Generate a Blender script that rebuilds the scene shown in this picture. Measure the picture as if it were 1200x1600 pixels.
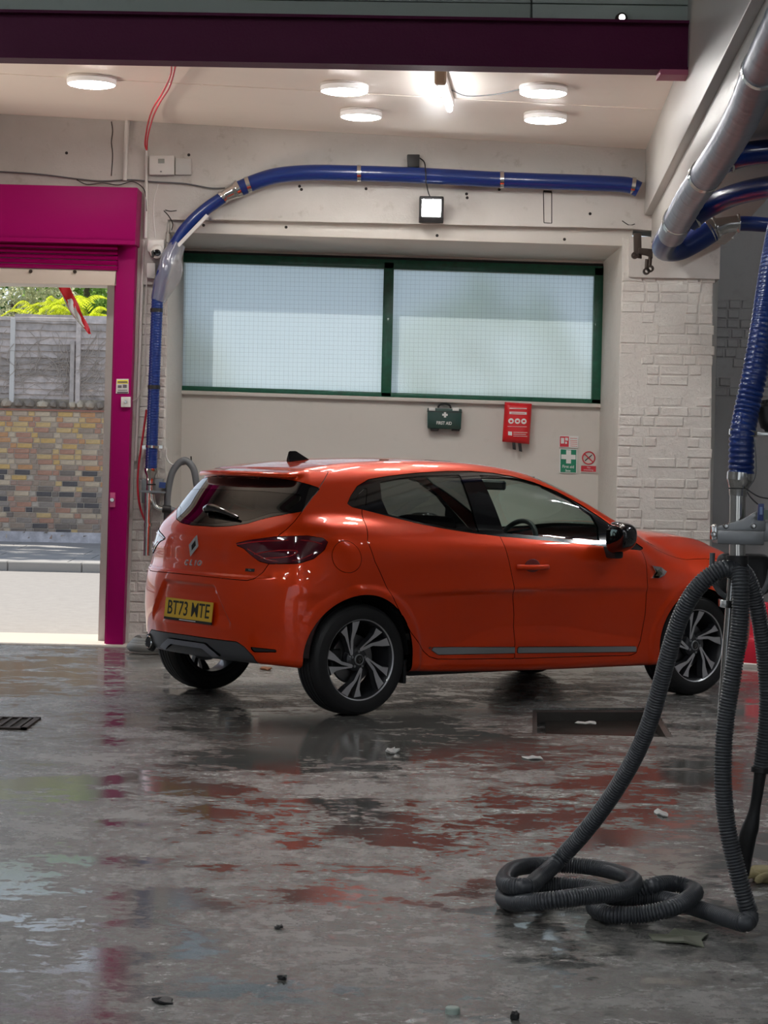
import bpy, bmesh, math, random
import numpy as np
from mathutils import Vector, Matrix, Euler

random.seed(7); np.random.seed(7)
scene = bpy.context.scene
for _o in list(bpy.data.objects):
    bpy.data.objects.remove(_o)

# ------------------------------------------------------------------ camera
FPX, CAMH, PITCH, ROLL = 3420.0, 1.39, 0.021, 0.022
_cp, _sp, _cr, _sr = math.cos(PITCH), math.sin(PITCH), math.cos(ROLL), math.sin(ROLL)
_R0 = np.array([1.0, 0, 0]); CF = np.array([0, _cp, -_sp]); _U0 = np.array([0, _sp, _cp])
CR = _R0 * _cr + _U0 * _sr
CU = _U0 * _cr - _R0 * _sr
CPOS = np.array([0, 0, CAMH])
cam_data = bpy.data.cameras.new('camera')
cam = bpy.data.objects.new('camera', cam_data)
scene.collection.objects.link(cam)
cam.matrix_world = Matrix(((CR[0], CU[0], -CF[0], 0), (CR[1], CU[1], -CF[1], 0), (CR[2], CU[2], -CF[2], CAMH), (0, 0, 0, 1)))
cam_data.sensor_fit = 'VERTICAL'
cam_data.sensor_height = 36.0
cam_data.lens = FPX / 1600 * 36.0
cam_data.clip_start = 0.05
cam_data.clip_end = 300
scene.camera = cam

# ------------------------------------------------------------------ world, sun, exposure
scene.view_settings.view_transform = 'Standard'
scene.view_settings.look = 'None'
scene.view_settings.gamma = 1.0
scene.view_settings.use_curve_mapping = False
scene.view_settings.exposure = 1.0
scene.cycles.use_denoising = True
scene.cycles.max_bounces = 10
scene.cycles.diffuse_bounces = 5
scene.cycles.glossy_bounces = 5
scene.cycles.transmission_bounces = 6
scene.cycles.transparent_max_bounces = 16
scene.cycles.caustics_reflective = False
scene.cycles.caustics_refractive = False
scene.cycles.sample_clamp_indirect = 6.0
scene.cycles.blur_glossy = 0.5
world = bpy.data.worlds.new('sky'); scene.world = world
world.use_nodes = True
_wn = world.node_tree
for n in list(_wn.nodes): _wn.nodes.remove(n)
_bg = _wn.nodes.new('ShaderNodeBackground'); _wo = _wn.nodes.new('ShaderNodeOutputWorld')
_sky = _wn.nodes.new('ShaderNodeTexSky')
_sky.sky_type = 'HOSEK_WILKIE'
SUN_DIR = Vector((-0.60, 0.47, 1.05)).normalized()
_sky.sun_direction = SUN_DIR
_sky.turbidity = 3.0
_hs = _wn.nodes.new('ShaderNodeHueSaturation'); _hs.inputs['Saturation'].default_value = .45
_wn.links.new(_sky.outputs[0], _hs.inputs['Color']); _wn.links.new(_hs.outputs[0], _bg.inputs[0])
_bg.inputs[1].default_value = 2.5
_wn.links.new(_bg.outputs[0], _wo.inputs[0])
_sl = bpy.data.lights.new('sun', 'SUN'); _sl.energy = 3.0; _sl.angle = 0.009; _sl.color = (1, 0.93, 0.82)
sun = bpy.data.objects.new('sun', _sl); scene.collection.objects.link(sun)
sun.rotation_euler = SUN_DIR.to_track_quat('Z', 'Y').to_euler()

# ------------------------------------------------------------------ measuring helpers
def ray(px, py):
    return CF + CR * (px - 600) / FPX + CU * (800 - py) / FPX

def at(px, py, Y):
    d = ray(px, py); t = Y / d[1]
    return CPOS + d * t

def on_floor(px, py, z=0.0):
    d = ray(px, py); t = (z - CAMH) / d[2]
    return CPOS + d * t

def mpp(Y):                       # metres per pixel at depth Y
    return Y / FPX

# ------------------------------------------------------------------ mesh helpers
COL = scene.collection
def link(o, parent=None):
    COL.objects.link(o)
    if parent is not None: o.parent = parent
    return o

def mesh_from(name, verts, faces, mats=None, smooth=False, fm=None):
    me = bpy.data.meshes.new(name)
    me.from_pydata([tuple(map(float, v)) for v in verts], [], [tuple(int(i) for i in f) for f in faces])
    for m in (mats if isinstance(mats, (list, tuple)) else [mats]):
        if m is not None: me.materials.append(m)
    if fm is not None: me.polygons.foreach_set('material_index', [int(i) for i in fm])
    if smooth: me.polygons.foreach_set('use_smooth', [True] * len(me.polygons))
    me.update()
    return me

def mesh_obj(name, verts, faces, mats, parent=None, smooth=False, fm=None):
    return link(bpy.data.objects.new(name, mesh_from(name, verts, faces, mats, smooth, fm)), parent)

def bm_obj(name, bm, mats, parent=None, smooth=False, autosmooth=None):
    me = bpy.data.meshes.new(name); bm.to_mesh(me); bm.free()
    for m in (mats if isinstance(mats, (list, tuple)) else [mats]): me.materials.append(m)
    o = link(bpy.data.objects.new(name, me), parent)
    if smooth or autosmooth:
        me.polygons.foreach_set('use_smooth', [True] * len(me.polygons))
    if autosmooth: me.set_sharp_from_angle(angle=math.radians(autosmooth))
    return o

def tag(o, label, cat, group=None, kind=None):
    if label: o['label'] = label
    if cat: o['category'] = cat
    if group: o['group'] = group
    if kind: o['kind'] = kind
    return o

def thing(name, label, cat, loc=(0, 0, 0), group=None, rot=(0, 0, 0)):
    o = bpy.data.objects.new(name, None); COL.objects.link(o)
    o.empty_display_size = 0.1
    o.location = tuple(float(v) for v in loc); o.rotation_euler = rot
    return tag(o, label, cat, group)

def structure(o):
    o['kind'] = 'structure'; return o

def stuff(o):
    o['kind'] = 'stuff'; return o

def rel(o, parent):              # keep world coordinates when parenting to a moved empty
    o.parent = parent
    m = Matrix.Translation(parent.location) @ parent.rotation_euler.to_matrix().to_4x4()
    o.matrix_parent_inverse = m.inverted()
    return o

def add_box(bm, lo, hi, bevel=0.0, seg=1):
    r = bmesh.ops.create_cube(bm, size=1.0)
    vs = r['verts']
    c = [(lo[i] + hi[i]) / 2 for i in range(3)]; s = [abs(hi[i] - lo[i]) for i in range(3)]
    for v in vs:
        v.co = Vector((c[0] + v.co.x * s[0], c[1] + v.co.y * s[1], c[2] + v.co.z * s[2]))
    if bevel > 0:
        es = list({e for v in vs for e in v.link_edges})
        bmesh.ops.bevel(bm, geom=es, offset=min(bevel, min(s) * 0.45), segments=seg, affect='EDGES', profile=0.6)
    return bm

def box(name, lo, hi, mat, parent=None, bevel=0.0, seg=1, smooth=False):
    bm = bmesh.new(); add_box(bm, lo, hi, bevel, seg)
    return bm_obj(name, bm, mat, parent, autosmooth=35 if (bevel or smooth) else None)

def prism(name, front, back, mat, parent=None, bevel=0.0):
    """closed solid between two equal-length loops (front loop clockwise as seen by the camera)"""
    n = len(front); bm = bmesh.new()
    a = [bm.verts.new(tuple(map(float, p))) for p in front]; b = [bm.verts.new(tuple(map(float, p))) for p in back]
    bm.faces.new(a); bm.faces.new(b[::-1])
    for i in range(n):
        j = (i + 1) % n
        bm.faces.new((a[i], b[i], b[j], a[j]))
    bmesh.ops.recalc_face_normals(bm, faces=bm.faces)
    if bevel: bmesh.ops.bevel(bm, geom=list(bm.edges), offset=bevel, segments=2, affect='EDGES', profile=0.6)
    return bm_obj(name, bm, mat, parent, autosmooth=35 if bevel else None)

def slab(name, pxs, Y, depth, mat, parent=None, bevel=0.0):
    """solid whose front face has its corners where pxs lie on the plane y=Y; extruded straight back"""
    fr = [at(x, y, Y) for x, y in pxs]
    bk = [p + np.array([0, depth, 0]) for p in fr]
    return prism(name, fr, bk, mat, parent, bevel)

def catmull(pts, n=8, closed=False):
    P = [np.array(p, float) for p in pts]; out = []
    N = len(P); rng = range(N if closed else N - 1)
    for i in rng:
        if closed: p0, p1, p2, p3 = P[(i - 1) % N], P[i], P[(i + 1) % N], P[(i + 2) % N]
        else:
            p1, p2 = P[i], P[i + 1]
            p0 = P[i - 1] if i > 0 else 2 * p1 - p2
            p3 = P[i + 2] if i + 2 < N else 2 * p2 - p1
        d1 = max(np.linalg.norm(p1 - p0) ** .5, 1e-6); d2 = max(np.linalg.norm(p2 - p1) ** .5, 1e-6); d3 = max(np.linalg.norm(p3 - p2) ** .5, 1e-6)
        t0, t1, t2, t3 = 0, d1, d1 + d2, d1 + d2 + d3
        for k in range(n):
            t = t1 + (t2 - t1) * k / n
            A1 = (t1 - t) / (t1 - t0) * p0 + (t - t0) / (t1 - t0) * p1
            A2 = (t2 - t) / (t2 - t1) * p1 + (t - t1) / (t2 - t1) * p2
            A3 = (t3 - t) / (t3 - t2) * p2 + (t - t2) / (t3 - t2) * p3
            B1 = (t2 - t) / (t2 - t0) * A1 + (t - t0) / (t2 - t0) * A2
            B2 = (t3 - t) / (t3 - t1) * A2 + (t - t1) / (t3 - t1) * A3
            out.append((t2 - t) / (t2 - t1) * B1 + (t - t1) / (t2 - t1) * B2)
    if not closed: out.append(P[-1])
    return np.array(out)

def resample(P, step):
    P = np.array(P); d = np.r_[0, np.cumsum(np.linalg.norm(np.diff(P, axis=0), axis=1))]
    n = max(2, int(round(d[-1] / step)) + 1); s = np.linspace(0, d[-1], n)
    return np.stack([np.interp(s, d, P[:, i]) for i in range(3)], 1), s

def tube_data(P, rad, seg=12, cap=True):
    """P: (n,3) path; rad: scalar or (n,)"""
    P = np.array(P, float); n = len(P); rad = np.full(n, rad) if np.isscalar(rad) else np.array(rad)
    T = np.gradient(P, axis=0); T /= np.linalg.norm(T, axis=1)[:, None] + 1e-12
    ref = np.array([0, 0, 1.0]) if abs(T[0][2]) < .9 else np.array([1.0, 0, 0])
    N = np.cross(T[0], ref); N /= np.linalg.norm(N)
    V = []; F = []
    ang = np.arange(seg) * 2 * math.pi / seg
    for i in range(n):
        N = N - T[i] * (N @ T[i]); N /= np.linalg.norm(N)
        B = np.cross(T[i], N)
        V.append(P[i] + rad[i] * (np.cos(ang)[:, None] * N + np.sin(ang)[:, None] * B))
    V = np.concatenate(V)
    for i in range(n - 1):
        for k in range(seg):
            a = i * seg + k; b = i * seg + (k + 1) % seg
            F.append((a, b, b + seg, a + seg))
    if cap:
        F.append(tuple(range(seg))[::-1]); F.append(tuple((n - 1) * seg + k for k in range(seg)))
    return V, F

def tube(name, P, rad, mat, parent=None, seg=12, cap=True, sharp=None):
    V, F = tube_data(P, rad, seg, cap)
    o = mesh_obj(name, V, F, mat, parent, smooth=True)
    o.data.set_sharp_from_angle(angle=math.radians(sharp or 50))
    return o

def hose(name, pts, rad, mat, parent=None, pitch=0.009, amp=0.0022, seg=16, sub=10):
    P, s = resample(catmull(pts, sub), pitch / 3)
    ph = np.arange(len(P)) % 3
    r = rad + np.where(ph == 0, -amp, np.where(ph == 1, amp * .6, amp * .6))
    return tube(name, P, r, mat, parent, seg, sharp=80)

def lathe_data(prof, seg=32, axis='z'):
    """prof: list of (r, h)"""
    V = []; F = []; n = len(prof)
    for r, h in prof:
        for k in range(seg):
            a = 2 * math.pi * k / seg
            c, s = r * math.cos(a), r * math.sin(a)
            V.append((c, s, h) if axis == 'z' else ((c, h, s) if axis == 'y' else (h, c, s)))
    for i in range(n - 1):
        for k in range(seg):
            a = i * seg + k; b = i * seg + (k + 1) % seg
            F.append((a, b, b + seg, a + seg))
    return V, F

def lathe(name, prof, mat, parent=None, loc=(0, 0, 0), seg=32, axis='z', sharp=35):
    V, F = lathe_data(prof, seg, axis)
    bm = bmesh.new()
    vs = [bm.verts.new((v[0] + loc[0], v[1] + loc[1], v[2] + loc[2])) for v in V]
    for f in F:
        try: bm.faces.new([vs[i] for i in f])
        except ValueError: pass
    bmesh.ops.remove_doubles(bm, verts=bm.verts, dist=1e-5)
    bmesh.ops.recalc_face_normals(bm, faces=bm.faces)
    return bm_obj(name, bm, mat, parent, autosmooth=sharp)

def text_obj(name, body, size, mat, loc, rot, parent=None, extrude=0.0015, bold=0.0, sx=1.0, align='CENTER'):
    cu = bpy.data.curves.new(name, 'FONT'); cu.body = body; cu.size = size; cu.extrude = extrude; cu.offset = bold
    cu.align_x = align; cu.align_y = 'CENTER'; cu.resolution_u = 3
    tmp = bpy.data.objects.new(name + '_tmp', cu); COL.objects.link(tmp)
    dg = bpy.context.evaluated_depsgraph_get(); me = bpy.data.meshes.new_from_object(tmp.evaluated_get(dg))
    bpy.data.objects.remove(tmp)
    me.materials.clear(); me.materials.append(mat)
    for v in me.vertices: v.co.x *= sx
    o = link(bpy.data.objects.new(name, me), parent)
    o.matrix_local = (Matrix.Translation(tuple(float(c) for c in loc)) @ rot.to_4x4()) if isinstance(rot, Matrix) else Matrix.Translation(tuple(float(c) for c in loc)) @ Euler(rot).to_matrix().to_4x4()
    return o

# ------------------------------------------------------------------ materials
def new_mat(name):
    m = bpy.data.materials.new(name); m.use_nodes = True
    return m, m.node_tree.nodes, m.node_tree.links, m.node_tree.nodes['Principled BSDF']

def pbr(name, col, rough=0.5, metal=0.0, coat=0.0, spec=0.5, noise=None, bump=0.0, bscale=60.0, var=0.0, vscale=4.0, coords='Object'):
    m, N, L, b = new_mat(name)
    b.inputs['Base Color'].default_value = (*col, 1); b.inputs['Roughness'].default_value = rough
    b.inputs['Metallic'].default_value = metal; b.inputs['Coat Weight'].default_value = coat
    b.inputs['Coat Roughness'].default_value = 0.03
    b.inputs['Specular IOR Level'].default_value = spec
    tc = N.new('ShaderNodeTexCoord')
    if bump:
        t = N.new('ShaderNodeTexNoise'); t.inputs['Scale'].default_value = bscale; t.inputs['Detail'].default_value = 5
        L.new(tc.outputs[coords], t.inputs['Vector'])
        bp = N.new('ShaderNodeBump'); bp.inputs['Strength'].default_value = bump; bp.inputs['Distance'].default_value = 0.01
        L.new(t.outputs['Fac'], bp.inputs['Height']); L.new(bp.outputs[0], b.inputs['Normal'])
    if var:
        t = N.new('ShaderNodeTexNoise'); t.inputs['Scale'].default_value = vscale; t.inputs['Detail'].default_value = 6; t.inputs['Roughness'].default_value = .65
        L.new(tc.outputs[coords], t.inputs['Vector'])
        cr = N.new('ShaderNodeMapRange'); cr.inputs[1].default_value = .3; cr.inputs[2].default_value = .7
        cr.inputs[3].default_value = 1 - var; cr.inputs[4].default_value = 1 + var
        L.new(t.outputs['Fac'], cr.inputs[0])
        mx = N.new('ShaderNodeVectorMath'); mx.operation = 'SCALE'; mx.inputs[0].default_value = col
        L.new(cr.outputs[0], mx.inputs['Scale']); L.new(mx.outputs[0], b.inputs['Base Color'])
    return m

def emis(name, col, strength, base=(0.8, 0.8, 0.8)):
    m, N, L, b = new_mat(name)
    b.inputs['Base Color'].default_value = (*base, 1)
    b.inputs['Emission Color'].default_value = (*col, 1); b.inputs['Emission Strength'].default_value = strength
    return m

def thin_glass(name, tint, refl_rough=0.0, ior=1.5, boost=1.0):
    m, N, L, b = new_mat(name); N.remove(b)
    out = [n for n in N if n.type == 'OUTPUT_MATERIAL'][0]
    tr = N.new('ShaderNodeBsdfTransparent'); tr.inputs[0].default_value = (*tint, 1)
    gl = N.new('ShaderNodeBsdfGlossy'); gl.inputs['Roughness'].default_value = refl_rough
    ge = N.new('ShaderNodeNewGeometry'); dt = N.new('ShaderNodeVectorMath'); dt.operation = 'DOT_PRODUCT'
    L.new(ge.outputs['Incoming'], dt.inputs[0]); L.new(ge.outputs['Normal'], dt.inputs[1])
    ab = N.new('ShaderNodeMath'); ab.operation = 'ABSOLUTE'; L.new(dt.outputs['Value'], ab.inputs[0])
    su = N.new('ShaderNodeMath'); su.operation = 'SUBTRACT'; su.inputs[0].default_value = 1.0; L.new(ab.outputs[0], su.inputs[1])
    pw = N.new('ShaderNodeMath'); pw.operation = 'POWER'; pw.inputs[1].default_value = 5.0; L.new(su.outputs[0], pw.inputs[0])
    fr = N.new('ShaderNodeMath'); fr.operation = 'MULTIPLY_ADD'; fr.inputs[1].default_value = .95; fr.inputs[2].default_value = .05; L.new(pw.outputs[0], fr.inputs[0])
    ml = N.new('ShaderNodeMath'); ml.operation = 'MULTIPLY'; ml.inputs[1].default_value = boost; ml.use_clamp = True
    mx = N.new('ShaderNodeMixShader')
    L.new(fr.outputs[0], ml.inputs[0]); L.new(ml.outputs[0], mx.inputs[0]); L.new(tr.outputs[0], mx.inputs[1]); L.new(gl.outputs[0], mx.inputs[2])
    L.new(mx.outputs[0], out.inputs[0])
    return m
# ================================================================== MATERIALS OF THE PLACE
def wet_floor():
    m, N, L, b = new_mat('wet_concrete')
    tc = N.new('ShaderNodeTexCoord')
    def noise(scale, detail=6, rough=.6, stretch=(1, 1, 1), dist=0.0):
        mp = N.new('ShaderNodeMapping'); mp.inputs['Scale'].default_value = stretch
        L.new(tc.outputs['Object'], mp.inputs[0])
        t = N.new('ShaderNodeTexNoise'); t.inputs['Scale'].default_value = scale; t.inputs['Detail'].default_value = detail
        t.inputs['Roughness'].default_value = rough; t.inputs['Distortion'].default_value = dist
        L.new(mp.outputs[0], t.inputs['Vector']); return t.outputs['Fac']
    def ramp(src, a, b_, c=0.0, d=1.0):
        r = N.new('ShaderNodeMapRange'); r.inputs[1].default_value = a; r.inputs[2].default_value = b_
        r.inputs[3].default_value = c; r.inputs[4].default_value = d; L.new(src, r.inputs[0]); return r.outputs[0]
    def mth(op, a, b_):
        q = N.new('ShaderNodeMath'); q.operation = op
        for k, v in ((0, a), (1, b_)):
            if isinstance(v, (int, float)): q.inputs[k].default_value = v
            else: L.new(v, q.inputs[k])
        return q.outputs[0]
    big = noise(.55, 5, .62, (1, .9, 1), .4)
    mid = noise(2.6, 7, .66, (1, 1.3, 1), .3)
    fine = noise(26, 8, .7)
    grit = noise(95, 5, .75)
    # film of water: lies in the low places
    mid2 = noise(9, 7, .72, (1, 1.2, 1), .5)
    height = mth('ADD', mth('MULTIPLY', big, .36), mth('MULTIPLY', mid, .30))
    height = mth('ADD', height, mth('ADD', mth('MULTIPLY', mid2, .22), mth('MULTIPLY', fine, .12)))
    wet = ramp(height, .497, .482)
    damp = ramp(height, .57, .49)
    # colour
    col = N.new('ShaderNodeValToRGB'); e = col.color_ramp.elements
    e[0].position = .40; e[0].color = (.17, .168, .156, 1); e[1].position = .61; e[1].color = (.42, .415, .395, 1)
    grain = noise(60, 8, .8)
    L.new(mth('ADD', mth('MULTIPLY', mid, .34), mth('ADD', mth('MULTIPLY', fine, .33), mth('MULTIPLY', grain, .33))), col.inputs[0])
    dk = N.new('ShaderNodeMixRGB'); dk.blend_type = 'MULTIPLY'; dk.inputs[0].default_value = 1
    gr = N.new('ShaderNodeCombineColor'); v = ramp(damp, 0, 1, 1.0, .62)
    for k in range(3): L.new(v, gr.inputs[k])
    L.new(col.outputs[0], dk.inputs[1]); L.new(gr.outputs[0], dk.inputs[2])
    sp = N.new('ShaderNodeMixRGB'); sp.blend_type = 'MULTIPLY'; L.new(dk.outputs[0], sp.inputs[1]); sp.inputs[2].default_value = (.35, .33, .3, 1)
    L.new(ramp(grit, .57, .64), sp.inputs[0])
    L.new(sp.outputs[0], b.inputs['Base Color'])
    rr = mth('ADD', ramp(damp, 0, 1, .28, .13), mth('MULTIPLY', fine, .10))
    rmix = N.new('ShaderNodeMix'); L.new(wet, rmix.inputs[0]); L.new(rr, rmix.inputs[2]); rmix.inputs[3].default_value = .035
    L.new(rmix.outputs[0], b.inputs['Roughness'])
    b.inputs['Specular IOR Level'].default_value = .5
    b.inputs['IOR'].default_value = 1.6
    bh = mth('ADD', mth('MULTIPLY', fine, 1.0), mth('MULTIPLY', grit, .7))
    bp = N.new('ShaderNodeBump'); bp.inputs['Distance'].default_value = .006
    L.new(bh, bp.inputs['Height']); L.new(ramp(wet, 0, 1, .55, .03), bp.inputs['Strength'])
    L.new(bp.outputs[0], b.inputs['Normal'])
    return m

def painted_masonry(name, col, dirt=.25, bump=.5, rough=.55, scale=9.0):
    m, N, L, b = new_mat(name)
    g = N.new('ShaderNodeNewGeometry')
    def noise(s, d=6, r=.6):
        t = N.new('ShaderNodeTexNoise'); t.inputs['Scale'].default_value = s; t.inputs['Detail'].default_value = d; t.inputs['Roughness'].default_value = r
        L.new(g.outputs['Position'], t.inputs['Vector']); return t.outputs['Fac']
    n1, n2, n3 = noise(1.3), noise(scale), noise(70, 5, .7)
    r = N.new('ShaderNodeMapRange'); r.inputs[1].default_value = .45; r.inputs[2].default_value = .75; r.inputs[3].default_value = 0; r.inputs[4].default_value = dirt
    L.new(n1, r.inputs[0])
    r2 = N.new('ShaderNodeMapRange'); r2.inputs[1].default_value = .60; r2.inputs[2].default_value = .74; r2.inputs[3].default_value = 0; r2.inputs[4].default_value = dirt * 1.3
    L.new(n2, r2.inputs[0])
    ad = N.new('ShaderNodeMath'); ad.operation = 'ADD'; ad.use_clamp = True; L.new(r.outputs[0], ad.inputs[0]); L.new(r2.outputs[0], ad.inputs[1])
    mx = N.new('ShaderNodeMixRGB'); mx.inputs[1].default_value = (*col, 1); mx.inputs[2].default_value = (col[0] * .55, col[1] * .52, col[2] * .47, 1)
    L.new(ad.outputs[0], mx.inputs[0]); L.new(mx.outputs[0], b.inputs['Base Color'])
    b.inputs['Roughness'].default_value = rough
    hh = N.new('ShaderNodeMath'); hh.operation = 'MULTIPLY_ADD'; hh.inputs[1].default_value = .35; L.new(n3, hh.inputs[0]); L.new(n2, hh.inputs[2])
    bp = N.new('ShaderNodeBump'); bp.inputs['Strength'].default_value = bump; bp.inputs['Distance'].default_value = .012
    L.new(hh.outputs[0], bp.inputs['Height']); L.new(bp.outputs[0], b.inputs['Normal'])
    return m

M_floor = wet_floor()
M_wall = painted_masonry('white_plaster', (.60, .58, .55), .34, .35)
M_wallrec = painted_masonry('smooth_white_plaster', (.66, .635, .59), .08, .08)
M_brickw = painted_masonry('white_painted_brick', (.66, .64, .60), .16, .9, .55, 14.0)
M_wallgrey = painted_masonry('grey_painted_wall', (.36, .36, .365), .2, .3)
M_ceil = painted_masonry('white_ceiling_board', (.88, .81, .73), .05, .05, .38, 4)
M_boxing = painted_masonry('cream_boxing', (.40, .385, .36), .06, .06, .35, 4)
M_board = painted_masonry('sage_boards', (.36, .42, .39), .2, .15, .6)
M_magenta = pbr('magenta_paint', (.30, .001, .105), .45, coat=.0, spec=.10, bump=.05, bscale=12)
M_plum = pbr('plum_steel', (.075, .002, .035), .5, spec=.2, bump=.2, bscale=70)
M_green = pbr('green_frame', (.004, .10, .055), .35, coat=.3, var=.25, vscale=20)
M_blue = pbr('blue_hose', (.003, .026, .17), .3, coat=.3)
M_grey = pbr('grey_hose', (.055, .06, .068), .32)
M_greyl = pbr('light_grey_hose', (.13, .14, .15), .45)
M_steel = pbr('stainless_steel', (.62, .61, .59), .18, metal=1)
M_zinc = pbr('zinc_plate', (.24, .245, .25), .36, metal=.9, bump=.05, bscale=30)
M_rub = pbr('black_rubber', (.012, .012, .013), .5)
M_whitepl = pbr('white_plastic', (.70, .69, .66), .4)
M_greypl = pbr('pale_grey_plastic', (.55, .55, .53), .45)
M_red = pbr('red_cable', (.55, .02, .04), .4)
M_rust = pbr('rusty_iron', (.04, .028, .022), .6, metal=.5, bump=.3, bscale=80)
M_dark = pbr('dark_hollow', (.02, .018, .016), .8)
M_road = pbr('asphalt_road', (.30, .285, .275), .85, bump=.4, bscale=40, var=.10, vscale=8, coords='Object')
M_pave = pbr('paving', (.34, .335, .33), .8, bump=.2, bscale=30, var=.08, vscale=3)
M_black = M_rub

# ================================================================== THE SHELL
YW = 16.6            # face of the far wall
# floor with a sunken drain (real hollow)
pa, pb, pc, pd = on_floor(832, 1106), on_floor(1024, 1106), on_floor(1052, 1152), on_floor(832, 1146)
px0, px1, py0, py1 = pa[0], pb[0] + .02, (pc[1] + pd[1]) / 2, pa[1]
X0, X1, Yn, Yf = -8.0, 7.0, -6.0, 17.35
xs = [X0, px0, px1, X1]; ys = [Yn, py0, py1, Yf]
V = [(x, y, 0) for y in ys for x in xs]
Q4 = [pd, pc, pb, pa]                                   # near left, near right, far right, far left corner of the hollow
for idx_, q in zip((5, 6, 10, 9), Q4): V[idx_] = (q[0], q[1], 0)
F = [(j * 4 + i, j * 4 + i + 1, (j + 1) * 4 + i + 1, (j + 1) * 4 + i) for j in range(3) for i in range(3) if not (i == 1 and j == 1)]
k = len(V); dp = -.10
V += [(q[0], q[1], dp) for q in Q4]
c = [5, 6, 10, 9]
F += [(c[i], k + i, k + (i + 1) % 4, c[(i + 1) % 4]) for i in range(4)] + [(k, k + 1, k + 2, k + 3)]
k2 = len(V); V += [(X0, Yn, -.25), (X1, Yn, -.25), (X1, Yf, -.25), (X0, Yf, -.25)]
F += [(k2 + 3, k2 + 2, k2 + 1, k2)]
floor = structure(mesh_obj('floor', V, F, M_floor))
dr = thing('drain_pit', 'shallow rectangular drain pit with dark edges sunk in the floor beside the car', 'drain', tuple((pa + pc) / 2))
M_pit = pbr('pit_edge', (.05, .044, .038), .45, bump=.6, bscale=30)
cen_ = sum(Q4) / 4
for a in range(4):
    q0, q1 = Q4[a], Q4[(a + 1) % 4]; i0, i1 = q0 + (cen_ - q0) * .07, q1 + (cen_ - q1) * .07
    up_ = lambda p, z: np.array([p[0], p[1], z])
    rel(prism('pit_edge', [up_(q0, -.012), up_(q1, -.012), up_(i1, -.02), up_(i0, -.02)], [up_(q0, -.08), up_(q1, -.08), up_(i1, -.08), up_(i0, -.08)], M_pit), dr)
cv_ = [cen_ + (q - cen_) * .80 for q in Q4]
rel(prism('pit_cover', [up_(q, -.062) for q in cv_], [up_(q, -.09) for q in cv_], pbr('wet_iron', (.05, .042, .036), .2, metal=.3, bump=.4, bscale=25), None, .006), dr)
# square cover grate at the left
g0 = [on_floor(-40, 1124), on_floor(64, 1124), on_floor(38, 1141), on_floor(-70, 1141)]
gt = thing('floor_grate', 'dark square metal floor grate at the left edge of the floor', 'grate', np.mean(g0, axis=0))
gx0, gx1, gy0, gy1 = -2.45, -1.88, 11.12, 11.66
gx1 = g0[1][0]; gx0 = gx1 - .62; gy1 = g0[1][1]; gy0 = g0[2][1]
b = bmesh.new()
for q in (((gx0, gy0), (gx1, gy0 + .03)), ((gx0, gy1 - .03), (gx1, gy1)), ((gx0, gy0), (gx0 + .03, gy1)), ((gx1 - .03, gy0), (gx1, gy1))): add_box(b, (*q[0], .0), (*q[1], .012))
rel(bm_obj('grate_frame', b, M_rust), gt)
rel(box('grate_pan', (gx0 + .02, gy0 + .02, .0005), (gx1 - .02, gy1 - .02, .003), M_dark), gt)
for i in range(11):
    x = gx0 + .05 + i * (gx1 - gx0 - .1) / 10
    rel(box('grate_bar', (x - .008, gy0 + .02, .003), (x + .008, gy1 - .02, .011), M_rust), gt)

# ceiling of the far bay (slightly falling to the right), boards of the near bay, side walls, back wall behind the viewer
zl = at(0, 178, YW)[2]; zr_ = at(990, 232, YW)[2]; xl = at(0, 178, YW)[0]; xr = at(990, 232, YW)[0]
def ceil_z(x): return zl + (zr_ - zl) * (x - xl) / (xr - xl)
C = [(-8, 12.67), (2.6, 12.67), (2.6, 18.2), (-8, 18.2)]
def ceil_y(x, y): return ceil_z(x) + (YW - y) * -.004
fr = [np.array([x, y, ceil_y(x, y)]) for x, y in C]; bk = [p + np.array([0, 0, .12]) for p in fr]
ceiling = structure(prism('ceiling', fr, bk, M_ceil))
# shallow panel joints of the ceiling lining
for yj in (13.6, 14.75, 15.6):
    for x0_, x1_ in ((-8, -1.3), (-1.28, 2.0)):
        fr = [np.array([x0_, yj, ceil_y(x0_, yj) - .004]), np.array([x1_, yj, ceil_y(x1_, yj) - .004]), np.array([x1_, yj + .05, ceil_y(x1_, yj) - .004]), np.array([x0_, yj + .05, ceil_y(x0_, yj) - .004])]
        rel(prism('cover_strip', fr, [p + np.array([0, 0, .004]) for p in fr], M_ceil), ceiling) if yj == 14.75 else None

# ---- far wall: pieces around the openings
wall = []
def wq(name, pxs, Y, depth, mat, bevel=0.0):
    return structure(slab(name, pxs, Y, depth, mat, None, bevel))
zt = 4.25
def wq_to(name, pxs, Y, depth, mat):
    return wq(name, pxs, Y, depth, mat)
# header over window and shutter
p0, p1 = at(-800, 365, YW), at(985, 374, YW)
hl_, hr_ = at(262, 345, YW), at(985, 357, YW)
structure(prism('wall_back', [np.array([-8.2, YW, 2.72]), np.array([-8.2, YW, zt]), np.array([2.6, YW, zt]), np.array([2.6, YW, 3.17]), at(985, 357, YW), at(262, 343, YW), at(250, 445, YW), at(-40, 440, YW)],
                [q + np.array([0, .42, 0]) for q in [np.array([-8.2, YW, 2.72]), np.array([-8.2, YW, zt]), np.array([2.6, YW, zt]), np.array([2.6, YW, 3.17]), at(985, 357, YW), at(262, 343, YW), at(250, 445, YW), at(-40, 440, YW)]], M_wall))
# lower fascia of the lintel, set a little back, and its soffit running to the window
fr = [at(262, 343, YW + .05), at(990, 357, YW + .05), at(985, 385, YW + .05), at(262, 363, YW + .05)]
structure(prism('trim_1', fr, [q + np.array([0, 1.45, 0]) for q in fr], M_wallrec, None, .01))
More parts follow.
